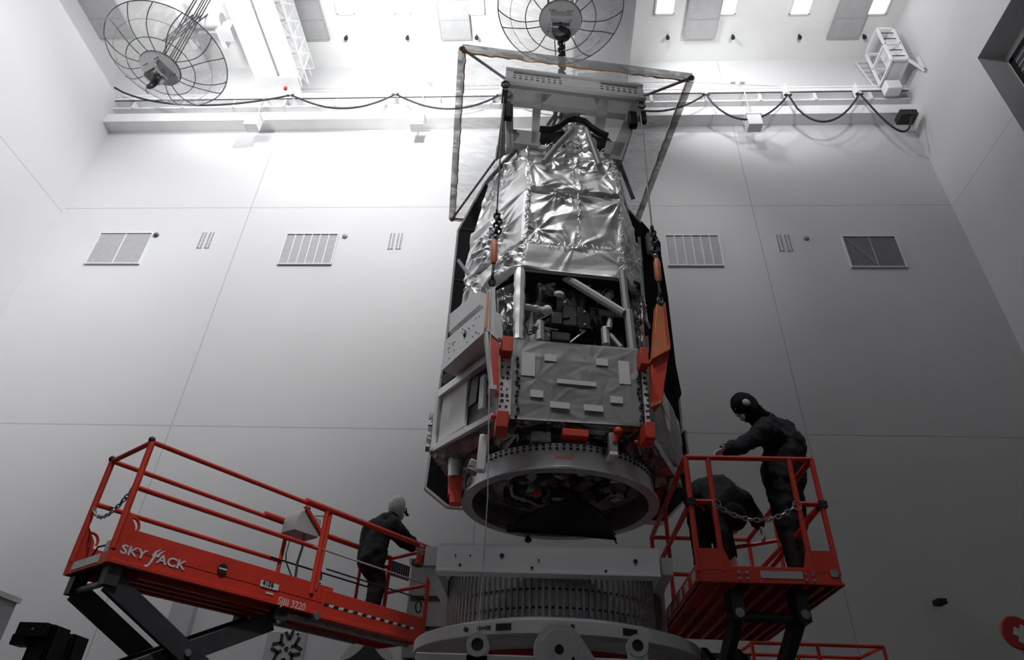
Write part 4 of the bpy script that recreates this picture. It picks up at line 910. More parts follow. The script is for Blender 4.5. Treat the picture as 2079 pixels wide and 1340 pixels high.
t = thing('scissor_lift', 'red scissor lift at left with an extended deck and white lettering', 'scissor lift', (-3.179, 4.803, 0), R_(54.4), 'red scissor lifts')
A = Lift(t); LL, WW = 3.25, 0.67; ZT, ZM, ZS, Z0 = 3.872, 3.492, 3.185, 2.92
pt = A.part; RT = 0.021
def rail(lf, pts, name='rail', r=RT, m_='red'):
    m = MB(); m.tube(pts, r, 8); return lf.part(m, name, m_)
m = MB(); m.mm((0, -0.012, Z0), (2.02, 0.012, ZS)); m.mm((0, -0.03, Z0), (2.02, 0.02, Z0+0.03)); m.mm((0, -0.016, Z0+0.115), (2.02, -0.012, Z0+0.119)); sk = pt(m, 'side_skirt', 'red', bevel=0.003)
m = MB(); m.mm((0, WW-0.012, Z0), (2.02, WW+0.012, ZS-0.03)); m.mm((0, WW-0.02, Z0), (2.02, WW+0.03, Z0+0.03)); pt(m, 'side_skirt', 'red', bevel=0.003)
m = MB(); m.mm((1.92, -0.024, Z0-0.01), (LL, 0.0, ZS-0.035)); m.mm((1.92, -0.035, Z0-0.02), (LL, 0.01, Z0+0.015)); ek = pt(m, 'extension_skirt', 'red', bevel=0.003)
m = MB(); m.mm((1.6, WW-0.05, Z0-0.01), (LL, WW-0.026, ZS-0.06)); pt(m, 'extension_skirt', 'red', bevel=0.003)
m = MB(); m.mm((LL-0.02, 0.0, Z0-0.01), (LL, WW-0.02, Z0+0.12)); pt(m, 'end_kickplate', 'red')
m = MB(); m.mm((-0.012, 0, Z0), (0.012, WW, Z0+0.085)); kp = pt(m, 'end_kickplate', 'red')
m = MB(); m.mm((-0.016, 0.14, Z0+0.02), (-0.010, WW-0.10, Z0+0.082)); pt(m, 'warning_sticker', 'sticker', kp)
m = MB(); m.mm((0.01, 0.012, Z0+0.05), (2.0, WW-0.012, Z0+0.08)); pt(m, 'deck', 'darkgrey')
m = MB(); m.mm((1.9, 0.02, Z0+0.03), (LL-0.02, WW-0.05, Z0+0.05)); pt(m, 'extension_deck', 'red')
for k, tt in enumerate((0.12, 0.26, 0.41, 0.55)):
    m = MB(); m.mm((0.3, tt-0.02, Z0-0.03), (1.95, tt+0.02, Z0+0.05)); pt(m, 'deck_beam', 'red')
m = MB(); m.mm((1.5, 0.06, Z0-0.06), (LL-0.12, 0.10, Z0-0.02)); pt(m, 'slide_rail', 'steel')
m = MB(); m.mm((1.5, 0.42, Z0-0.06), (LL-0.5, 0.46, Z0-0.02)); pt(m, 'slide_rail', 'steel')
m = MB(); c = A.px(640, 1250, -0.02); m.cyl((c.x, -0.05, c.z), (c.x, 0.03, c.z), 0.035, seg=14); pt(m, 'slide_roller', 'steel')
# guard rails of the main deck
for tt in (0.0, WW):
    rail(A, [(0.0, tt, Z0+0.1), (0.0, tt, ZT)], 'post', 0.026); rail(A, [(0, tt, ZT), (1.84, tt, ZT-0.012)]); rail(A, [(0, tt, ZM), (1.84, tt, ZM)])
    rail(A, [(1.83, tt, ZS-0.06), (1.83, tt, ZT)], 'post')
    m = MB(); m.prism([(-0.02, tt-0.015, Z0), (0.16, tt-0.015, Z0), (0.10, tt-0.015, ZS+0.02), (0.02, tt-0.015, ZS+0.12), (-0.02, tt-0.015, ZS+0.12)], (0, 0.03, 0)); pt(m, 'post_foot', 'red')
    m = MB(); m.tube([(0.07+0.06*math.cos(a), tt, ZS+0.02+0.065*math.sin(a)) for a in [k*math.pi/10 for k in range(-1, 12)]], 0.011, 6); pt(m, 'lanyard_ring', 'red')
rail(A, [(0, 0, ZT), (0, WW, ZT)])
m = MB()
for tt in (0, WW): m.sph((-0.01, tt, ZT+0.015), 0.028, 8)
pt(m, 'rail_cap', 'cable')
# sliding guard rails of the extension
for tt in (-0.012, WW-0.03):
    rail(A, [(1.52, tt, ZT), (LL, tt, ZT)], 'sliding_rail', 0.030); rail(A, [(LL-0.01, tt, Z0+0.1), (LL-0.01, tt, ZT)], 'post', 0.024)
    rail(A, [(1.70, tt, ZM), (LL, tt, ZM)], 'thin_rail', 0.009, 'cable' if tt > 0.1 else 'grey')
    rail(A, [(1.9, tt, ZM-0.16), (LL, tt, ZM-0.16)], 'thin_rail', 0.008, 'cable')
rail(A, [(1.78, -0.012, ZS-0.1), (1.78, -0.012, ZT)], 'post', 0.023)
rail(A, [(LL, 0, ZT), (LL, WW, ZT)]); rail(A, [(LL, 0, ZM), (LL, WW, ZM)]); rail(A, [(LL-0.42, WW-0.02, ZM+0.24), (LL, WW-0.02, ZM+0.28)])
rail(A, [(LL-0.42, WW-0.02, Z0+0.1), (LL-0.42, WW-0.02, ZM+0.26)], 'post', 0.018)
m = MB(); m.mm((LL-0.10, 0.03, ZT-0.16), (LL-0.02, 0.12, ZT-0.02)); pt(m, 'rail_bracket', 'red')
m = MB(); p, q = A.px(790, 1140, WW), A.px(828, 1180, WW); m.mm((p.x, WW-0.012, q.z), (q.x, WW+0.0, p.z+0.02)); mp_ = pt(m, 'mesh_panel', 'grey')
m = MB()
for k in range(9):
    for j in range(7): x = p.x+(q.x-p.x)*(k+0.5)/9; z = q.z+(p.z+0.02-q.z)*(j+0.5)/7; m.mm((x-0.009, WW-0.016, z-0.012), (x+0.009, WW-0.010, z+0.012))
pt(m, 'perforations', 'cable', mp_)
m = MB(); p, q = A.px(832, 1140, WW), A.px(846, 1150, WW); m.mm((p.x, WW-0.10, q.z-0.02), (q.x, WW-0.03, p.z+0.02)); pt(m, 'latch_box', 'cable')
# chains
m = MB(); chain(m, catenary((0, 0.0, ZM+0.03), (0, WW, ZM-0.03), 0.16), 0.045, 0.006); pt(m, 'gate_chain', 'steel')
m = MB(); chain(m, catenary((LL-0.05, WW-0.03, ZM+0.10), (LL-0.75, WW-0.05, Z0+0.28), 0.16), 0.035, 0.006); pt(m, 'rear_chain', 'cable')
# control box on the far rail
p, q = A.px(598, 1062, 0.42), A.px(652, 1092, 0.42)
m = MB(); m.prism([(p.x, 0.40, q.z-0.02), (p.x+0.30, 0.40, q.z-0.02), (p.x+0.30, 0.40, q.z+0.17), (p.x+0.04, 0.40, q.z+0.20), (p.x, 0.40, q.z+0.12)], (0, 0.22, 0)); cb = pt(m, 'control_box', 'grey', bevel=0.01)
m = MB(); m.cyl((p.x+0.17, 0.5, q.z+0.17), (p.x+0.17, 0.5, q.z+0.28), 0.022, 0.028); pt(m, 'joystick', 'cable', cb)
m = MB(); m.bar((p.x+0.06, 0.39, q.z+0.24), (p.x+0.32, 0.39, q.z+0.03), 0.03, 0.03); pt(m, 'box_bracket', 'red', cb)
m = MB(); m.tube([(p.x+0.14, 0.42, q.z-0.02), (p.x+0.15, 0.42, q.z-0.15), (p.x+0.13, 0.42, q.z-0.30), (p.x+0.16, 0.40, Z0+0.10)], 0.012, 6); m.tube([(p.x+0.22, 0.42, q.z+0.19), (p.x+0.32, 0.42, q.z+0.22), (p.x+0.36, 0.42, q.z+0.14)], 0.006, 5); pt(m, 'control_cable', 'cable', cb)
m = MB(); p = A.px(208, 1112, 0.3); m.mm((0.06, 0.12, Z0+0.13), (0.20, 0.30, Z0+0.22)); pt(m, 'socket_box', 'grey')
m = MB(); m.tube([(0.08, 0.32, Z0+0.2), (0.05, 0.40, Z0+0.19), (0.04, 0.46, Z0+0.08)], 0.008, 5); pt(m, 'socket_lead', 'cable')
# lettering and stickers on the near side
m = MB()
p, q = A.px(250, 1106, -0.03), A.px(368, 1140, -0.03)
h_ = 0.092; text_into(m, 'SKY', (p.x, -0.0135, p.z-0.055), (1, 0, 0), (0, 0, 1), h_, sx=1.22, bold=0.026)
text_into(m, 'J', (p.x+0.222, -0.0135, p.z-0.075), (1, 0, 0), (0, 0, 1), h_*1.25, sx=1.1, bold=0.026, shear=0.3)
text_into(m, 'ACK', (p.x+0.285, -0.0135, p.z-0.055), (1, 0, 0), (0, 0, 1), h_, sx=1.22, bold=0.026)
for dx in (0.0, 0.035):
    P_0 = V((p.x+0.232+dx, -0.015, p.z-0.02)); m.face([P_0, P_0+V((0.022, 0, 0.0)), P_0+V((0.034, 0, 0.035)), P_0+V((0.065, 0, 0.07)), P_0+V((0.022, 0, 0.045))])
pt(m, 'lettering', 'sticker', sk)
m = MB(); p = A.px(566, 1212, -0.03); text_into(m, 'SJIII 3220', (p.x, -0.0265, p.z-0.055), (1, 0, 0), (0, 0, 1), 0.085, sx=0.92, bold=0.012); pt(m, 'lettering', 'sticker', sk)
m = MB(); p, q = A.px(534, 1172, -0.03), A.px(566, 1198, -0.03); m.mm((p.x, -0.020, q.z-0.005), (q.x, -0.0125, p.z-0.02)); st = pt(m, 'number_sticker', 'sticker', sk)
m = MB(); text_into(m, '4106', (p.x+0.014, -0.0205, q.z+0.010), (1, 0, 0), (0, 0, 1), 0.062, bold=0.02, sx=0.9); pt(m, 'number', 'cable', st)
m = MB(); p, q = A.px(540, 1192, -0.03), A.px(562, 1203, -0.03); m.mm((p.x+0.02, -0.018, p.z-0.045), (q.x-0.02, -0.0125, p.z-0.03)); pt(m, 'small_sticker', 'sticker', sk)
m = MB(); p = A.px(453, 1155, -0.03); m.lathe((p.x, -0.02, p.z), [(0, 0.0), (0.042, 0), (0.042, 0.008), (0, 0.008)], 20, axis=(V((1, 0, 0)), V((0, 0, 1)), V((0, -1, 0)))); em = pt(m, 'round_emblem', 'cable', sk)
m = MB(); m.mm((p.x-0.036, -0.030, p.z-0.006), (p.x+0.036, -0.026, p.z+0.006)); pt(m, 'emblem_bar', 'sticker', em)
m = MB(); n = 20
for k in range(n):
    a_, b_ = 1.93+k*1.16/n, 1.93+(k+0.92)*1.16/n; m.face([(a_, -0.0262, 3.012), (b_, -0.0262, 3.012), (b_+0.012, -0.0262, 3.036), (a_+0.012, -0.0262, 3.036)], k % 2)
pt(m, 'hazard_stripe', ['cable', 'sticker'], ek)
m = MB(); m.tube([(1.45, 0.0, ZM), (1.43, -0.02, ZM-0.14), (1.46, 0.0, ZM-0.2), (1.55, 0.0, ZS)], 0.006, 5); m.tube([(LL-0.12+0.04*math.cos(k*0.6), -0.02, ZS+0.06+0.06*math.sin(k*0.6)) for k in range(11)], 0.008, 5); m.tube([(1.84+0.03*math.cos(k*0.6), 0.0, ZS+0.04+0.08*math.sin(k*0.6)) for k in range(11)], 0.008, 5); pt(m, 'loose_lanyard', 'cable')
for tt in (0.06, WW-0.06):
    m = MB(); m.mm((0.03, tt-0.05, Z0-0.14), (0.13, tt+0.05, Z0+0.03)); pt(m, 'arm_mount', 'darkgrey')
    m = MB(); m.mm((1.48, tt-0.05, Z0-0.10), (1.60, tt+0.05, Z0+0.0)); pt(m, 'arm_mount', 'darkgrey')
scissor(A, 0.09, 1.53, (0.06, WW-0.06), 2.815, 0.62, 3, True, 0.15, 0.05)
chassis(A, (-0.05, 0.0), (1.85, WW))

t = thing('scissor_lift', 'red scissor lift at right carrying two workers, seen end-on from below', 'scissor lift', (1.073, 4.899, 0), R_(0.47), 'red scissor lifts')
B = Lift(t); pt = B.part; WX, LY = 0.963, 1.92; z0, zT, zM, zS = 2.915, 3.858, 3.50, 3.05
m = MB(); m.mm((0, -0.012, z0), (WX, 0.012, zS-0.02)); ep = pt(m, 'end_skirt', 'red', bevel=0.004)
m = MB()
for k in range(2):
    for j in range(2):
        for base in (0.27, 0.73): m.cyl((base+k*0.055, -0.02, z0+0.03+j*0.04), (base+k*0.055, -0.008, z0+0.03+j*0.04), 0.012, seg=8)
pt(m, 'skirt_bolt', 'steel', ep)
m = MB(); m.mm((0.42, -0.016, z0+0.035), (0.71, -0.011, z0+0.085)); pt(m, 'data_plate', 'grey', ep)
for x in (0, WX):
    m = MB(); m.mm((x-0.012, 0, z0), (x+0.012, LY, zS)); m.mm((x-0.03, 0, z0), (x+0.03, LY, z0+0.02)); s_ = pt(m, 'side_skirt', 'red', bevel=0.004)
    rg = random.Random(3); xs = x-0.016 if x == 0 else x+0.012
    for k in range(6):
        m = MB(); y = 0.08+k*0.28; m.mm((xs, y, z0+0.04), (xs+0.004, y+rg.uniform(0.10, 0.2), zS-0.02*rg.uniform(1, 2))); pt(m, 'sticker', 'sticker', s_)
m = MB(); m.mm((0, LY-0.012, z0), (WX, LY+0.012, zS)); pt(m, 'end_skirt', 'red')
m = MB(); m.mm((0.012, 0.012, z0+0.05), (WX-0.012, LY-0.012, z0+0.075)); pt(m, 'deck', 'red')
for x in (0.14, 0.24, 0.38, 0.50, 0.62, 0.74, 0.85):
    m = MB(); m.mm((x-0.018, 0.02, z0-0.005), (x+0.018, LY-0.02, z0+0.05)); pt(m, 'deck_beam', 'red')
for x in (0.0, 0.17, 0.79, WX): rail(B, [(x, 0, zS-0.06), (x, 0, zT if x not in (0.0,) else zT)], 'post', 0.021)
rail(B, [(0, 0, zT), (WX, 0, zT)]); rail(B, [(0, 0, zM), (0.17, 0, zM)]); rail(B, [(0.79, 0, zM), (WX, 0, zM)])
m = MB(); m.prism([(0.02, -0.014, zS-0.05), (0.24, -0.014, zS-0.05), (0.19, -0.014, zS+0.10), (0.0, -0.014, zS+0.10)], (0, 0.024, 0)); pt(m, 'corner_plate', 'red')
m = MB(); m.prism([(WX, -0.014, zS-0.05), (WX-0.24, -0.014, zS-0.05), (WX-0.19, -0.014, zS+0.10), (WX, -0.014, zS+0.10)], (0, 0.024, 0)); pt(m, 'corner_plate', 'red')
for x in (0, WX):
    rail(B, [(x, 0, zT), (x, LY, zT)], r=0.023); rail(B, [(x, 0, zM), (x, LY, zM)]); rail(B, [(x, LY, zS-0.05), (x, LY, zT)], 'post', 0.021); rail(B, [(x, LY*0.55, zS-0.05), (x, LY*0.55, zT)], 'post', 0.018)
    m = MB(); m.mm((x-0.03, -0.03, zM-0.03), (x+0.03, 0.05, zM+0.02)); pt(m, 'rail_clamp', 'cable')
rail(B, [(0, LY, zT), (WX, LY, zT)]); rail(B, [(0, LY, zM), (WX, LY, zM)]); rail(B, [(WX, 0.02, zM), (0.62, LY-0.2, zS)], 'brace', 0.018); rail(B, [(0.5, 1.1, zM+0.0), (0.9, 0.9, zM+0.02)], 'brace', 0.018)
m = MB(); chain(m, catenary((0.18, -0.01, zM-0.03), (0.78, -0.01, zM-0.01), 0.115), 0.05, 0.006); ch = pt(m, 'gate_chain', 'steel')
m = MB()
for x in (0.185, 0.775): m.tube([(x+0.03*math.cos(a), -0.015, zM-0.02+0.035*math.sin(a)) for a in [k*math.pi/6 for k in range(12)]], 0.007, 5, closed=True)
pt(m, 'snap_ring', 'steel', ch)
m = MB(); m.tube([(0.05+0.05*math.cos(a), 0.03, zM-0.06+0.05*math.sin(a)) for a in [k*math.pi/6 for k in range(9)]], 0.009, 5); pt(m, 'lanyard_ring', 'red')
m = MB(); m.cyl((0.93, -0.02, z0+0.08), (0.93, -0.008, z0+0.08), 0.03, seg=14); pt(m, 'round_lock', 'steel', ep)
m = MB(); c = B.px(1344, 1205, 0.0); m.tube([(0.0, 1.7, zM), (-0.03, 1.6, zS), (-0.06, 1.75, z0-0.1), (-0.15, 1.9, z0-0.5)], 0.006, 5); pt(m, 'loose_lanyard', 'steel')
m = MB(); m.cyl((0.25, 0.22, 2.74), (0.74, 0.22, 2.74), 0.035, seg=12); pt(m, 'cross_shaft', 'darkgrey')
for x in (0.27, 0.72):
    m = MB(); m.mm((x-0.045, 0.12, 2.70), (x+0.045, 0.30, z0+0.03)); pt(m, 'arm_mount', 'darkgrey', bevel=0.006)
    m = MB(); m.cyl((x, 0.10, 2.745), (x, 0.13, 2.745), 0.032, seg=14); pt(m, 'mount_cap', 'steel')
scissor(B, 0.22, 1.72, (0.27, 0.70), 2.74, 0.62, 3, False, 0.14, 0.06)
m = MB(); m.cyl((0.45, 0.9, 2.3), (0.45, 1.5, 2.1), 0.05, seg=12); pt(m, 'lift_cylinder', 'darkgrey')
chassis(B, (0.0, 0.0), (WX, LY))

# railing of a third lift farther back at lower right
t = thing('scissor_lift', 'thin red guard rails of a lower lift farther back at bottom right', 'scissor lift', (3.0, 8.9, 0), 0, 'red scissor lifts')
a, b, c = at(1628, 1308, 9.0), at(1793, 1313, 9.0), at(1750, 1332, 9.9)
zR = (a.z+b.z)/2; LX, LYY = b.x-a.x+0.6, 0.75; o_ = V((b.x-LX, 9.0, 0))
Cc = lambda x, y, z: (o_.x+x, o_.y+y, z)
for y in (0, LYY):
    for z in (zR, zR-0.38):
        m = MB(); m.tube([Cc(0, y, z), Cc(LX, y, z)], 0.022, 8); m.build('rail', 'red', t)
    for x in (0, LX/2, LX):
        m = MB(); m.tube([Cc(x, y, zR-0.9), Cc(x, y, zR)], 0.022, 8); m.build('post', 'red', t)
for x in (0, LX):
    m = MB(); m.tube([Cc(x, 0, zR), Cc(x, LYY, zR)], 0.022, 8); m.build('rail', 'red', t)
m = MB(); m.mm(Cc(0, 0, zR-1.0), Cc(LX, LYY, zR-0.85)); m.build('deck', 'red', t)
for s in (-1, 1):
    m = MB(); m.bar(Cc(LX/2-s*LX*0.42, LYY/2+s*0.1, 0.5), Cc(LX/2+s*LX*0.42, LYY/2+s*0.1, zR-1.0), 0.06, 0.14); m.build('scissor_arm', 'darkgrey', t)
m = MB(); m.mm(Cc(0, 0, 0.0), Cc(LX, LYY, 0.5)); m.build('chassis', 'red', t)

# ---------------------------------------------------------------- people
def capsule(mb, pts, rs, seg=14):
    mb.tube(pts, rs, seg)
    for p, r in zip(pts, rs): mb.sph(p, r*0.995, seg)
def hand(mb, wr, d, pal, side, curl=0.7, size=1.0):
    wr, d, pal = V(wr), V(d).normalized(), V(pal); pal = (pal-d*pal.dot(d)).normalized(); lat = d.cross(pal)*side
    rot = Matrix((d, lat, pal)).transposed()
    mb.sph(wr+d*0.045*size, (0.052*size, 0.042*size, 0.018*size), 14, rot=rot)
    for k, (off, ln) in enumerate(((0.030, 0.072), (0.011, 0.080), (-0.009, 0.075), (-0.028, 0.058))):
        p = wr+d*0.082*size+lat*off*size; dirn = d.copy(); pts = [p-d*0.02]; ang = curl*(0.45+0.06*k)
        for f in (0.45, 0.32, 0.23):
            dirn = (dirn*math.cos(ang)+pal*math.sin(ang)).normalized(); axis = dirn; pal2 = pal
            p = p+dirn*ln*f*size*1.05; pts.append(p); ang += curl*0.35
        mb.tube(pts, [0.0095*size, 0.0095*size, 0.0088*size, 0.0075*size], 8); mb.sph(pts[-1], 0.0078*size, 8)
    p = wr+d*0.03*size+lat*0.036*size; pts = [p-lat*0.012]
    for f, a in ((0.035, 0.5), (0.028, 0.9)):
        dd = (lat*math.cos(a)+d*math.sin(a)+pal*0.35*curl).normalized(); p = p+dd*f*size; pts.append(p)
    mb.tube(pts, [0.014*size, 0.011*size, 0.009*size], 8); mb.sph(pts[-1], 0.009*size, 8)
def head(mb, c, f, up, s=1.0):
    c, f, up = V(c), V(f).normalized(), V(up); up = (up-f*up.dot(f)).normalized(); x = f.cross(up); rot = Matrix((f, x, up)).transposed()
    mb.sph(c, (0.098*s, 0.078*s, 0.112*s), 20, rot=rot)
    mb.sph(c+f*0.030*s-up*0.065*s, (0.062*s, 0.056*s, 0.060*s), 14, rot=rot)
    mb.sph(c+f*0.10*s-up*0.022*s, (0.020*s, 0.014*s, 0.026*s), 8, rot=rot)       # nose
    for s_ in (-1, 1):
        mb.sph(c+x*s_*0.080*s-up*0.015*s, (0.022*s, 0.012*s, 0.034*s), 8, rot=rot)  # ears
        mb.sph(c+f*0.080*s+x*s_*0.032*s+up*0.022*s, (0.02*s, 0.022*s, 0.009*s), 8, rot=rot)  # brow
    mb.sph(c+f*0.088*s-up*0.062*s, (0.014*s, 0.026*s, 0.008*s), 8, rot=rot); mb.sph(c+f*0.086*s-up*0.073*s, (0.013*s, 0.022*s, 0.008*s), 8, rot=rot)
    return rot
def remesh(o, vx, folds=0.0, fscale=0.12, smooth=6):
    md = o.modifiers.new('r', 'REMESH'); md.mode = 'VOXEL'; md.voxel_size = vx; md.use_smooth_shade = True
    s = o.modifiers.new('s', 'SMOOTH'); s.iterations = smooth; s.factor = 0.5
    if folds:
        tx = bpy.data.textures.new('folds', 'CLOUDS'); tx.noise_scale = fscale; tx.noise_depth = 2
        d = o.modifiers.new('d', 'DISPLACE'); d.texture = tx; d.strength = folds; d.mid_level = 0.5; d.texture_coords = 'GLOBAL'
    return bake(o)
def person(label, J, glove=True, fat=1.0):
    base = (V(J['ankle'][0])+V(J['ankle'][1]))/2; root = thing('person', label, 'person', (base.x, base.y, J['deck']), 0, 'cleanroom workers')
    sh, el, wr, hp_, kn, an = J['shoulder'], J['elbow'], J['wrist'], J['hip'], J['knee'], J['ankle']
    neck, sp_, pel, hd = V(J['neck']), V(J['spine']), V(J['pelvis']), V(J['head'])
    def limbs(mb, k, cloth):
        for i in (0, 1):
            S, E, Wr = V(sh[i]), V(el[i]), V(wr[i]); capsule(mb, [S, S.lerp(E, 0.5), E, E.lerp(Wr, 0.5), Wr], [r*k for r in (0.066, 0.058, 0.050, 0.047, 0.036 if not cloth else 0.042)])
            H, K, An = V(hp_[i]), V(kn[i]), V(an[i]); capsule(mb, [H, H.lerp(K, 0.5), K, K.lerp(An, 0.4), An], [r*k for r in (0.100, 0.088, 0.066, 0.064, 0.048 if not cloth else 0.058)])
            capsule(mb, [H, sp_.lerp(S, 0.15)+(S-neck)*0.18, S.lerp(neck, 0.12)-V((0, 0, 0.03))], [0.118*k, 0.112*k, 0.085*k])
        capsule(mb, [pel, sp_, neck.lerp(sp_, 0.25)], [0.125*k, 0.135*k, 0.10*k]); capsule(mb, [V(sh[0]), neck-V((0, 0, 0.02)), V(sh[1])], [0.062*k, 0.075*k, 0.062*k])
    m = MB(); limbs(m, 0.90*fat, False); capsule(m, [neck, neck.lerp(hd, 0.55)], [0.058, 0.056]); head(m, hd, J['face'], J['up'])
    for i in (0, 1):
        hand(m, wr[i], J['hand_dir'][i], J['palm'][i], J.get('side', (1, -1))[i], J.get('curl', 0.7))
        capsule(m, [V(an[i]), V(an[i])+V(J['toe'][i])*0.5], [0.04, 0.03])
    body = m.build('body', ['skin', 'mask'], root); remesh(body, 0.007, smooth=2)
    if glove:
        M_ = wmat(root)
        for p in body.data.polygons:
            c = M_ @ p.center
            for i in (0, 1):
                if (c-V(wr[i])).dot(V(J['hand_dir'][i]).normalized()) > -0.02 and (c-V(wr[i])).length < 0.22: p.material_index = 1
    m = MB(); limbs(m, 1.13*fat, True); capsule(m, [neck-V((0, 0, 0.02)), neck.lerp(hd, 0.25)], [0.085, 0.072])
    co = m.build('coverall', 'cloth', root); remesh(co, 0.014, 0.045, 0.10, 4)
    m = MB()
    for i in (0, 1):
        d = (V(wr[i])-V(el[i])).normalized(); m.tube([V(wr[i])-d*0.06, V(wr[i])-d*0.045, V(wr[i])-d*0.02, V(wr[i])-d*0.01], [0.050, 0.054, 0.052, 0.040], 12)
    m.build('cuff', 'hood', root)
    for i in (0, 1):
        m = MB(); a_, tv = V(an[i]), V(J['toe'][i]); m.sph(a_+tv*0.55+V((0, 0, -0.045)), (0.055, 0.055, 0.04), 12); capsule(m, [a_+V((0, 0, -0.03)), a_+tv*1.0+V((0, 0, -0.05))], [0.058, 0.042]); capsule(m, [a_+V((0, 0, 0.08)), a_], [0.062, 0.058])
        o = m.build('boot', 'hood', root); remesh(o, 0.014, smooth=3)
    return root
def hood(root, hd, f, up, mt, name='hood', k=1.14, neck=None, face=True):
    m = MB(); f_, up_ = V(f).normalized(), V(up); up_ = (up_-f_*up_.dot(f_)).normalized(); x = f_.cross(up_); rot = Matrix((f_, x, up_)).transposed()
    m.sph(V(hd)-f_*0.012+up_*0.006, (0.100*k, 0.086*k, 0.118*k), 24, rot=rot)
    if face: m.sph(V(hd)-up_*0.075+f_*0.012, (0.074*k, 0.070*k, 0.075*k), 16, rot=rot)
    if neck is not None: capsule(m, [V(hd)-up_*0.06-f_*0.02, V(neck)], [0.088, 0.098])
    o = m.build(name, mt, root); remesh(o, 0.008, 0.010, 0.05, 3); return rot, x, f_, up_

# worker standing in the right lift
DK = 2.99
c2 = lambda x, y, Y: at(x, y, Y)[:]
hd = V(c2(1511, 826, 5.36)); ne = V(c2(1548, 856, 5.46))
J = dict(deck=DK, head=hd, neck=ne, face=(-0.74, 0.12, -0.55), up=(-0.45, 0, 0.85), spine=c2(1592, 905, 5.52), pelvis=c2(1590, 962, 5.50),
  shoulder=(c2(1553, 872, 5.30), c2(1596, 872, 5.66)), elbow=(c2(1508, 905, 5.14), c2(1600, 925, 5.72)), wrist=(c2(1474, 914, 5.00), c2(1585, 975, 5.68)),
  hip=((1.955, 5.42, 3.94), (2.06, 5.58, 3.94)), knee=((1.93, 5.40, 3.50), (2.05, 5.58, 3.50)), ankle=((1.96, 5.42, 3.09), (2.07, 5.60, 3.09)),
  toe=((-0.12, 0.06, 0), (-0.12, 0.06, 0)), hand_dir=((-0.9, -0.2, -0.35), (-0.6, 0, -0.8)), palm=((-0.2, -0.3, -0.9), (-0.5, -0.5, 0)), curl=0.55)
pr = person('person in dark coverall and black hood standing in the right lift, hand on the rail', J, fat=1.16)
rot, x, f_, up_ = hood(pr, hd, J['face'], J['up'], 'hood', neck=ne)
m = MB(); m.sph(hd-x*0.088-f_*0.005-up_*0.005, (0.034, 0.018, 0.040), 12, rot=rot) if (hd-x).y < (hd+x).y else m.sph(hd+x*0.088-f_*0.005-up_*0.005, (0.034, 0.018, 0.040), 12, rot=rot); m.build('ear_mesh', 'grey', pr)
m = MB(); m.sph(hd+f_*0.066-up_*0.066, (0.044, 0.056, 0.042), 12, rot=rot); m.build('face_mask', 'sticker', pr)
m = MB(); m.tube([hd-f_*0.06-up_*0.09+x*0.06, hd-f_*0.10-up_*0.08, hd-f_*0.06-up_*0.09-x*0.06], 0.022, 8); m.tube([ne+V((0.02, -0.08, 0.04)), ne+V((0.09, -0.02, 0.05)), ne+V((0.08, 0.07, 0.05))], 0.022, 8); m.build('collar', 'hood', pr)

# worker bending over in the right lift
hd = V(c2(1487, 1052, 5.22)); ne = V(c2(1486, 1020, 5.32))
J = dict(deck=DK, head=hd, neck=ne, face=(0.3, 0.3, -0.9), up=(0.35, -0.8, -0.3), spine=c2(1458, 1002, 5.52), pelvis=c2(1434, 1006, 5.74),
  shoulder=(c2(1506, 1014, 5.42), c2(1462, 1024, 5.26)), elbow=(c2(1527, 1042, 5.44), c2(1470, 1085, 5.22)), wrist=(c2(1541, 1064, 5.46), c2(1484, 1125, 5.26)),
  hip=((1.48, 5.78, 3.86), (1.33, 5.74, 3.86)), knee=((1.50, 5.80, 3.46), (1.31, 5.76, 3.46)), ankle=((1.48, 5.86, 3.09), (1.31, 5.84, 3.09)),
  toe=((0.05, -0.12, 0), (0.04, -0.12, 0)), hand_dir=((0.3, 0, -0.95), (0.2, 0, -0.95)), palm=((-0.8, 0.3, -0.2), (0.8, 0.3, 0)), curl=0.6)
pr = person('person in dark coverall bending over in the right lift beside the standing worker', J, fat=1.10)
rot, x, f_, up_ = hood(pr, hd, J['face'], J['up'], 'hood', neck=ne)
m = MB(); m.sph(hd+f_*0.088-up_*0.062, (0.036, 0.060, 0.05), 12, rot=rot); m.build('face_mask', 'mask', pr)

# worker leaning on the rail of the left lift
al = lambda x, y, t_: A.W(A.px(x, y, t_))
sdir = V((math.cos(A.a), math.sin(A.a), 0)); tdir = V((-math.sin(A.a), math.cos(A.a), 0)); fc = (sdir*0.95+tdir*0.25).normalized()
hd = al(807, 1030, 0.30); ne = al(793, 1053, 0.32)
ank = A.W((2.72, 0.22, 3.09)); ank2 = A.W((2.86, 0.42, 3.09))
J = dict(deck=DK, head=hd, neck=ne, face=fc*0.92+V((0, 0, -0.25)), up=(0, 0, 1), spine=al(764, 1082, 0.32), pelvis=al(752, 1132, 0.32),
  shoulder=(al(776, 1058, 0.50), al(800, 1066, 0.14)), elbow=(al(815, 1100, 0.52), al(822, 1086, 0.08)), wrist=(al(838, 1112, 0.45), al(842, 1103, 0.02)),
  hip=(al(752, 1138, 0.42), al(754, 1140, 0.22)), knee=(al(770, 1180, 0.44), al(762, 1182, 0.22)), ankle=(ank2, ank),
  toe=(sdir*0.13, sdir*0.13), hand_dir=(sdir, sdir*0.8+V((0, 0, -0.4))), palm=((0, 0, -1), (0, 0, -1)), curl=0.6)
pl = person('person in dark coverall and white head cover leaning on the rail of the left lift', J, fat=1.06)
rot, x, f_, up_ = hood(pl, hd, J['face'], J['up'], 'mask', 'head_cover', k=1.10, face=False)
m = MB(); m.sph(hd+f_*0.07-up_*0.07, (0.055, 0.066, 0.052), 12, rot=rot); m.build('face_mask', 'mask', pl)
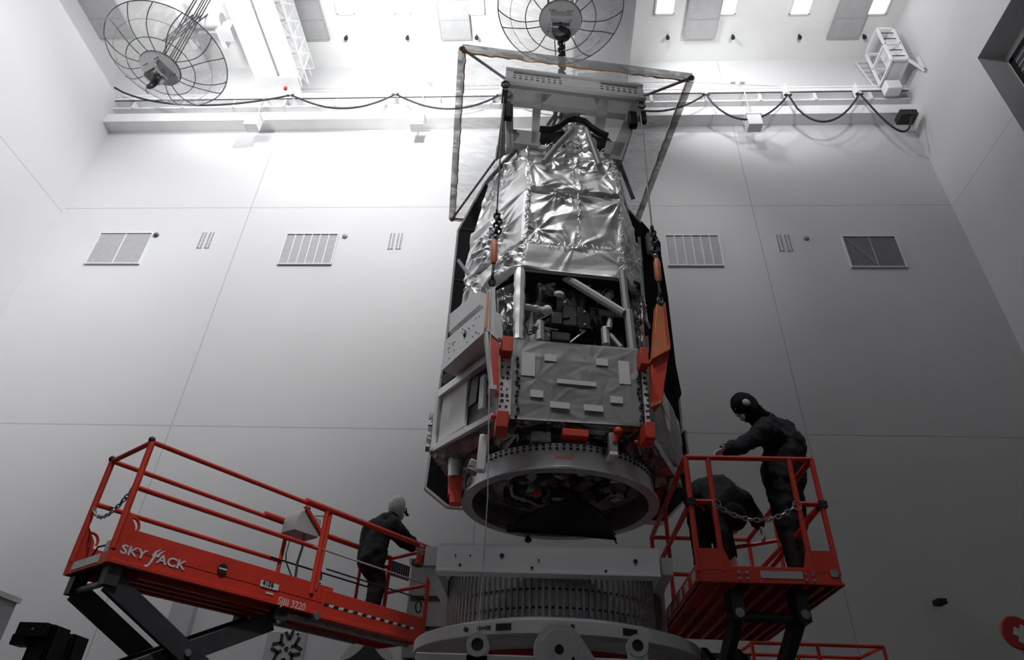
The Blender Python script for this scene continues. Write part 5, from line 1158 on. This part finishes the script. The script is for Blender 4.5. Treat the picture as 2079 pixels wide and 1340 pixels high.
m = MB(); m.tube([hd-x*0.085+f_*0.05+up_*0.01, hd+f_*0.118+up_*0.012-x*0.05, hd+f_*0.125+up_*0.012+x*0.05, hd+x*0.085+f_*0.05+up_*0.01], 0.008, 6); m.cyl(hd+f_*0.11+up_*0.015-x*0.03, hd+f_*0.19+up_*0.018-x*0.03, 0.016); m.cyl(hd+f_*0.11+up_*0.015+x*0.03, hd+f_*0.19+up_*0.018+x*0.03, 0.016); m.build('magnifier_glasses', 'cable', pl)
# ---------------------------------------------------------------- mating stand below the spacecraft
SX, SY = 0.07, 5.97
st = thing('mating_stand', 'white round mating stand with ribbed drum below the spacecraft', 'stand', (SX, SY, 0))
c = (SX, SY, 0); RD = 0.90; zd0, zd1 = 2.69, 3.10
m = MB(); m.lathe(c, [(RD-0.05, zd0), (RD-0.012, zd0), (RD-0.012, zd1), (RD-0.05, zd1)], 120, closed=True); dr = m.build('ribbed_drum', 'grey', st)
m = MB()
for k in range(116):
    a = 2*math.pi*k/116; e = V((math.cos(a), math.sin(a), 0)); t_ = V((-e.y, e.x, 0))
    m.obox(V(c)+e*(RD-0.004)+V((0, 0, (zd0+zd1)/2)), t_*0.009, e*0.012, V((0, 0, (zd1-zd0)/2)))
tag(m.build('drum_rib', 'steel', dr), kind='stuff')
m = MB()
for k in range(116):
    a = 2*math.pi*(k+0.5)/116; e = V((math.cos(a), math.sin(a), 0)); t_ = V((-e.y, e.x, 0))
    for z in (zd0+0.07, zd0+0.20, zd1-0.06): m.obox(V(c)+e*(RD-0.010)+V((0, 0, z)), t_*0.011, e*0.004, V((0, 0, 0.007)))
tag(m.build('rib_bolt', 'cable', dr), kind='stuff')
m = MB(); m.lathe(c, [(RD-0.08, zd1), (RD+0.02, zd1), (RD+0.02, zd1+0.03), (RD-0.08, zd1+0.03)], 120, closed=True); m.build('drum_rim', 'darkgrey', st)
m = MB(); m.lathe(c, [(0.3, 2.535), (RD+0.24, 2.535), (RD+0.245, 2.54), (RD+0.245, 2.62), (RD+0.24, 2.625), (0.3, 2.625)], 120); fl = m.build('base_flange', 'beam_white', st)
m = MB(); m.lathe(c, [(RD+0.12, 2.62), (RD+0.12, 2.665), (RD+0.05, 2.68), (RD-0.01, 2.70)], 100); m.build('clamp_ring', 'white', st)
for px in (1020, 1293):
    p = at(px, 1265 if px < 1100 else 1278, 4.86); e = V((p.x-SX, p.y-SY, 0)).normalized(); t_ = V((-e.y, e.x, 0)); m = MB(); m.obox(V(c)+e*(RD+0.247)+V((0, 0, 2.58)), t_*0.055, e*0.004, V((0, 0, 0.022))); m.build('label_plate', 'cable', fl)
m = MB(); p = at(976, 1268, 4.9); e = V((p.x-SX, p.y-SY, 0)).normalized(); t_ = V((-e.y, e.x, 0))
for k in range(8): m.obox(V(c)+e*(RD+0.247)+t_*(-0.05+0.014*k)+V((0, 0, 2.58)), t_*0.004, e*0.003, V((0, 0, 0.008 if k in (2, 3, 4) else 0.014)))
m.build('stencil', 'darkgrey', fl)
m = MB()
for px, py in ((903, 1278), (1162, 1248), (1162, 1265)):
    p = at(px, py, 4.82); e = V((p.x-SX, p.y-SY, 0)).normalized(); m.cyl(V(c)+e*(RD+0.24)+V((0, 0, 2.58)), V(c)+e*(RD+0.262)+V((0, 0, 2.58)), 0.016, seg=10)
m.build('flange_bolt', 'darkgrey', fl)
m = MB(); m.lathe(c, [(RD+0.12, 2.54), (RD+0.04, 2.50), (RD-0.05, 2.40), (RD-0.10, 2.28), (0.5, 2.1), (0.45, 0.3), (0.8, 0.3), (0.8, 0.0), (0, 0)], 72); m.build('pedestal', 'beam_white', st)
m = MB(); m.lathe(c, [(RD+0.03, 2.48), (RD-0.02, 2.42)], 90, a0=200, a1=340); m.build('red_band', 'red_dk', st)
# trunnion cradle in front
m = MB(); m.mm((SX-0.9, 4.62, 2.24), (SX+0.9, 4.74, 2.365)); cr = m.build('cradle_bar', 'beam_white', st, bevel=0.01)
ax = (V((1, 0, 0)), V((0, 0, 1)), V((0, -1, 0)))
for px, py, r in ((970, 1310, 0.072), (1294, 1312, 0.066)):
    p = at(px, py, 4.64); m = MB(); m.lathe((p.x, 4.66, p.z), [(r*0.55, -0.05), (r, -0.05), (r, 0.05), (r*0.55, 0.05)], 28, closed=True, axis=ax); m.mm((p.x-r*0.9, 4.62, 2.25), (p.x+r*0.9, 4.70, p.z-r*0.6)); lg = m.build('lug', 'white', st)
    m = MB(); m.lathe((p.x, 4.66, p.z), [(0, 0.03), (r*0.56, 0.03), (r*0.56, -0.03), (0, -0.03)], 20, axis=ax); m.build('lug_bore', 'darkgrey', lg)
p = at(1135, 1322, 4.60); m = MB(); m.lathe((p.x, 4.60, p.z), [(0, 0.06), (0.115, 0.06), (0.12, 0.05), (0.155, 0.05), (0.16, 0.0), (0, 0.0)], 44, axis=ax); m.prism([(p.x-0.15, 4.60, 2.15), (p.x+0.36, 4.60, 2.15), (p.x+0.12, 4.60, p.z+0.10), (p.x-0.15, 4.60, p.z)], (0, -0.04, 0)); tr_ = m.build('trunnion_disc', 'beam_white', st)
m = MB(); m.lathe((p.x, 4.60, p.z), [(0, 0.066), (0.028, 0.066), (0.028, 0.05), (0, 0.05)], 20, axis=ax)
for k in range(3): a = R_(-120+45*k); m.lathe((p.x+0.10*math.cos(a), 4.60, p.z+0.10*math.sin(a)), [(0, 0.066), (0.010, 0.066), (0.010, 0.05), (0, 0.05)], 10, axis=ax)
m.build('axle_hole', 'cable', tr_)
m = MB(); q = at(1090, 1300, 4.56); m.prism([(q.x, 4.56, q.z), (q.x+0.07, 4.56, q.z-0.02), (q.x+0.09, 4.56, q.z-0.3), (q.x, 4.56, q.z-0.3)], (0, -0.04, 0)); m.build('trunnion_stop', 'white', st)
m = MB(); m.mm((SX-1.0, 4.7, 2.2), (SX+1.0, 4.78, 2.27)); m.mm((SX-0.95, 4.72, 0), (SX-0.80, 5.1, 2.3)); m.mm((SX+0.80, 4.72, 0), (SX+0.95, 5.1, 2.3)); m.build('cradle_leg', 'beam_white', st)
# white cross beam lying in front of the drum on two posts
bt = thing('cross_beam', 'long pale channel beam in front of the ribbed drum', 'beam', (0.05, 4.9, 0))
x0_, x1_ = -0.80, 0.80; zb0, zb1 = 2.945, 3.145
m = MB(); m.mm((x0_, 4.90, zb0), (x1_, 4.915, zb1)); m.mm((x0_, 4.90, zb0), (x1_, 5.02, zb0+0.012)); m.mm((x0_, 4.88, zb0-0.006), (x1_, 4.90, zb0+0.006)); m.mm((x0_, 4.90, zb1-0.012), (x1_, 5.02, zb1)); m.build('channel', 'beam_white', bt)
m = MB()
for px, py, r in ((1019, 1128, 0.016), (1290, 1140, 0.016), (934, 1147, 0.010), (1080, 1153, 0.010), (1230, 1160, 0.010), (925, 1127, 0.006), (955, 1128, 0.006), (1094, 1137, 0.006)):
    p = at(px, py, 4.9); m.cyl((p.x, 4.892, p.z), (p.x, 4.903, p.z), r, seg=10)
m.build('bolt_hole', 'cable', bt)
m = MB(); m.mm((x0_-0.10, 4.95, zb0+0.05), (x0_, 5.10, zb1-0.01)); m.build('end_block', 'grey', bt)
for xx in (x0_+0.0, x1_+0.12):
    m = MB(); m.mm((xx-0.10, 4.96, zb1-0.17), (xx-0.02, 7.4, zb1-0.05)); m.build('side_arm', 'grey', bt)
    m = MB(); m.mm((xx-0.10, 7.3, 0), (xx-0.02, 7.4, zb1-0.17)); m.build('support_post', 'grey', bt)

# equipment behind the left lift's far end
a, b = at(838, 1115, 8.6), at(915, 1115, 8.6)
eq = thing('transport_container', 'large pale grey container behind the left worker', 'container', ((a.x+b.x)/2, 9.0, 0))
zz = at(870, 1135, 8.6).z
m = MB(); m.mm((a.x, 8.6, 0), (b.x+0.9, 10.2, zz)); m.build('container_body', 'grey', eq, bevel=0.02)
m = MB(); m.prism([(a.x-0.35, 8.45, 0), (a.x-0.35, 8.45, zz-1.3), (b.x+0.1, 8.45, zz-1.7), (b.x+0.1, 8.45, 0)], (0, 0.12, 0)); m.build('sloped_panel', 'beam_white', eq)
m = MB()
for k in range(3): z = zz-0.5-0.35*k; m.mm((a.x+0.05, 8.585, z), (a.x+0.5, 8.6, z+0.05))
m.build('handle', 'darkgrey', eq)
m = MB(); m.mm((a.x-0.02, 8.57, zz-0.06), (b.x+0.92, 10.23, zz)); m.build('container_lid', 'beam_white', eq)
# cabinet at far lower left
a = at(42, 1216, 10.24); cb = thing('tall_cabinet', 'tall grey cabinet with a pale top at the lower left edge', 'cabinet', (a.x-0.8, 9.6, 0))
m = MB(); m.mm((a.x-1.6, 9.0, 0), (a.x, 10.2, a.z-0.07)); m.build('cabinet_body', 'duct', cb)
m = MB(); m.mm((a.x-1.64, 8.96, a.z-0.07), (a.x+0.03, 10.24, a.z)); m.build('cabinet_top', 'beam_white', cb)
m = MB(); m.mm((a.x-1.5, 8.985, 0.2), (a.x-0.1, 9.0, a.z-0.2)); m.build('cabinet_door', 'grey', cb)
# forklift mast
p0, p1, p2, p3 = at(55, 1266, 6.5), at(112, 1268, 6.5), at(125, 1284, 6.9), at(155, 1288, 6.9)
fm = thing('forklift_mast', 'black forklift mast rising at the lower left corner', 'forklift mast', ((p0.x+p3.x)/2, 6.7, 0))
def chan(x, y, z, w_, nm):
    m = MB(); m.mm((x, y, 0), (x+w_, y+0.03, z)); m.mm((x, y, 0), (x+0.03, y+0.14, z)); m.mm((x+w_-0.03, y, 0), (x+w_, y+0.14, z)); m.mm((x+w_, y+0.02, 0), (x+w_+0.035, y+0.20, z-0.01)); return m.build(nm, 'black', fm, bevel=0.006)
chan(p0.x+0.09, 6.5, p0.z, 0.19, 'mast_upright'); chan(p2.x, 6.95, p2.z, 0.11, 'mast_upright')
m = MB(); m.mm((p0.x-0.05, 6.44, p0.z-0.19), (p0.x+0.10, 6.6, p0.z-0.10)); m.mm((p0.x-0.02, 6.42, p0.z-0.12), (p0.x+0.26, 6.52, p0.z-0.0)); m.build('mast_head', 'black', fm, bevel=0.006)
m = MB(); m.cyl((p0.x+0.14, 6.41, p0.z-0.06), (p0.x+0.14, 6.425, p0.z-0.06), 0.012, seg=8); m.build('head_bolt', 'steel', fm)
m = MB(); m.mm((p0.x+0.15, 6.6, p0.z-0.16), (p2.x+0.06, 7.0, p0.z-0.08)); m.mm((p0.x-0.1, 6.4, 0), (p3.x+0.2, 7.3, 0.4)); m.build('mast_crossmember', 'black', fm)
# banner with the angular star emblem
a, b = at(545, 1283, 12.47), at(625, 1283, 12.47); cx_ = at(582, 1318, 12.47)
bn = thing('wall_banner', 'pale wall banner with a dark six-armed emblem below the left lift', 'banner', (cx_.x, 12.5, cx_.z-1.0), 0, 'emblem banners on the back wall')
m = MB(); m.mm((a.x, 12.455, cx_.z-1.1), (b.x, 12.5, a.z)); m.build('banner_sheet', 'grey', bn)
m = MB(); yb_ = 12.45; ce = V((cx_.x, yb_, cx_.z))
for k in range(6):
    a_ = R_(90+60*k-8); d = V((math.cos(a_), 0, math.sin(a_))); n_ = V((-d.z, 0, d.x))
    if k in (1, 2, 4, 5):
        m.bar(ce+d*0.08, ce+d*0.17, 0.055, 0.004, up=(0, 1, 0)); 
        for s in (-1, 1): m.bar(ce+d*0.15, ce+d*0.25+n_*s*0.11, 0.055, 0.004, up=(0, 1, 0))
    else: m.bar(ce+d*0.15, ce+d*0.34+n_*(-0.02), 0.055, 0.004, up=(0, 1, 0)); m.bar(ce+d*0.15, ce+d*0.26+n_*0.11, 0.055, 0.004, up=(0, 1, 0))
m.lathe(ce, [(0, 0.004), (0.04, 0.004), (0.04, 0.0), (0, 0)], 16, axis=ax)
s_ = ce+V((0.15, 0, 0.24))
for u, v in (((0.05, 0), (0, 0.012)), ((0, 0.05), (0.012, 0))): m.face([s_+V((u[0], -0.003, u[1])), s_+V((v[0], -0.003, v[1])), s_-V((u[0], 0.003, u[1])), s_-V((v[0], 0.003, v[1]))])
m.build('emblem', 'cable', bn)
# second emblem: a dark concave peak on a round patch
c3 = at(745, 1338, 12.47); bn = thing('wall_banner', 'round wall patch with a dark concave peak below the left lift', 'banner', (c3.x, 12.5, c3.z-0.6), 0, 'emblem banners on the back wall')
m = MB(); m.lathe((c3.x, 12.49, c3.z-0.15), [(0, 0.02), (0.48, 0.02), (0.48, 0), (0, 0)], 40, axis=ax); m.build('patch_disc', 'grey', bn)
m = MB(); pk = []
for k in range(-14, 15):
    u = k/14; pk.append((c3.x+u*0.46, 12.46, c3.z-0.03+0.36*(1-abs(u))**2.1))
pk += [(c3.x+0.46, 12.46, c3.z-0.06), (c3.x-0.46, 12.46, c3.z-0.06)]; m.prism(pk, (0, 0.01, 0)); m.build('peak_emblem', 'cable', bn)
# hanging round sign at right edge and small wall camera
p = at(2066, 1285, 11.9); sg_ = thing('round_sign', 'dark red round sign with a pale cross at the lower right edge', 'sign', (p.x, 11.9, p.z-0.4))
m = MB(); m.lathe((p.x, 11.9, p.z), [(0, 0.03), (0.24, 0.03), (0.26, 0.0), (0.24, -0.03), (0, -0.03)], 40, axis=ax); m.build('sign_disc', 'red_dk', sg_)
m = MB(); m.obox((p.x+0.06, 11.865, p.z-0.03), V((0.13, 0, -0.06)), V((0.025, 0, 0.055)), V((0, 0.004, 0))); m.obox((p.x+0.06, 11.863, p.z-0.03), V((0.06, 0, 0.13)), V((0.055, 0, -0.025)), V((0, 0.004, 0))); m.build('cross', 'sticker', sg_)
m = MB(); m.cyl((p.x, 11.93, 0), (p.x, 11.93, p.z), 0.03); m.mm((p.x-0.25, 11.75, 0), (p.x+0.25, 12.1, 0.04)); m.build('sign_pole', 'grey', sg_)
p = at(1905, 1226, 12.4); cm = thing('wall_camera', 'small black camera on the back wall at lower right', 'camera', (p.x, 12.5, p.z))
m = MB(); m.mm((p.x-0.09, 12.2, p.z-0.04), (p.x+0.06, 12.42, p.z+0.05)); m.build('camera_body', 'cable', cm, bevel=0.01)
m = MB(); m.cyl((p.x, 12.35, p.z), (p.x, 12.5, p.z+0.06), 0.02); m.build('bracket', 'cable', cm)
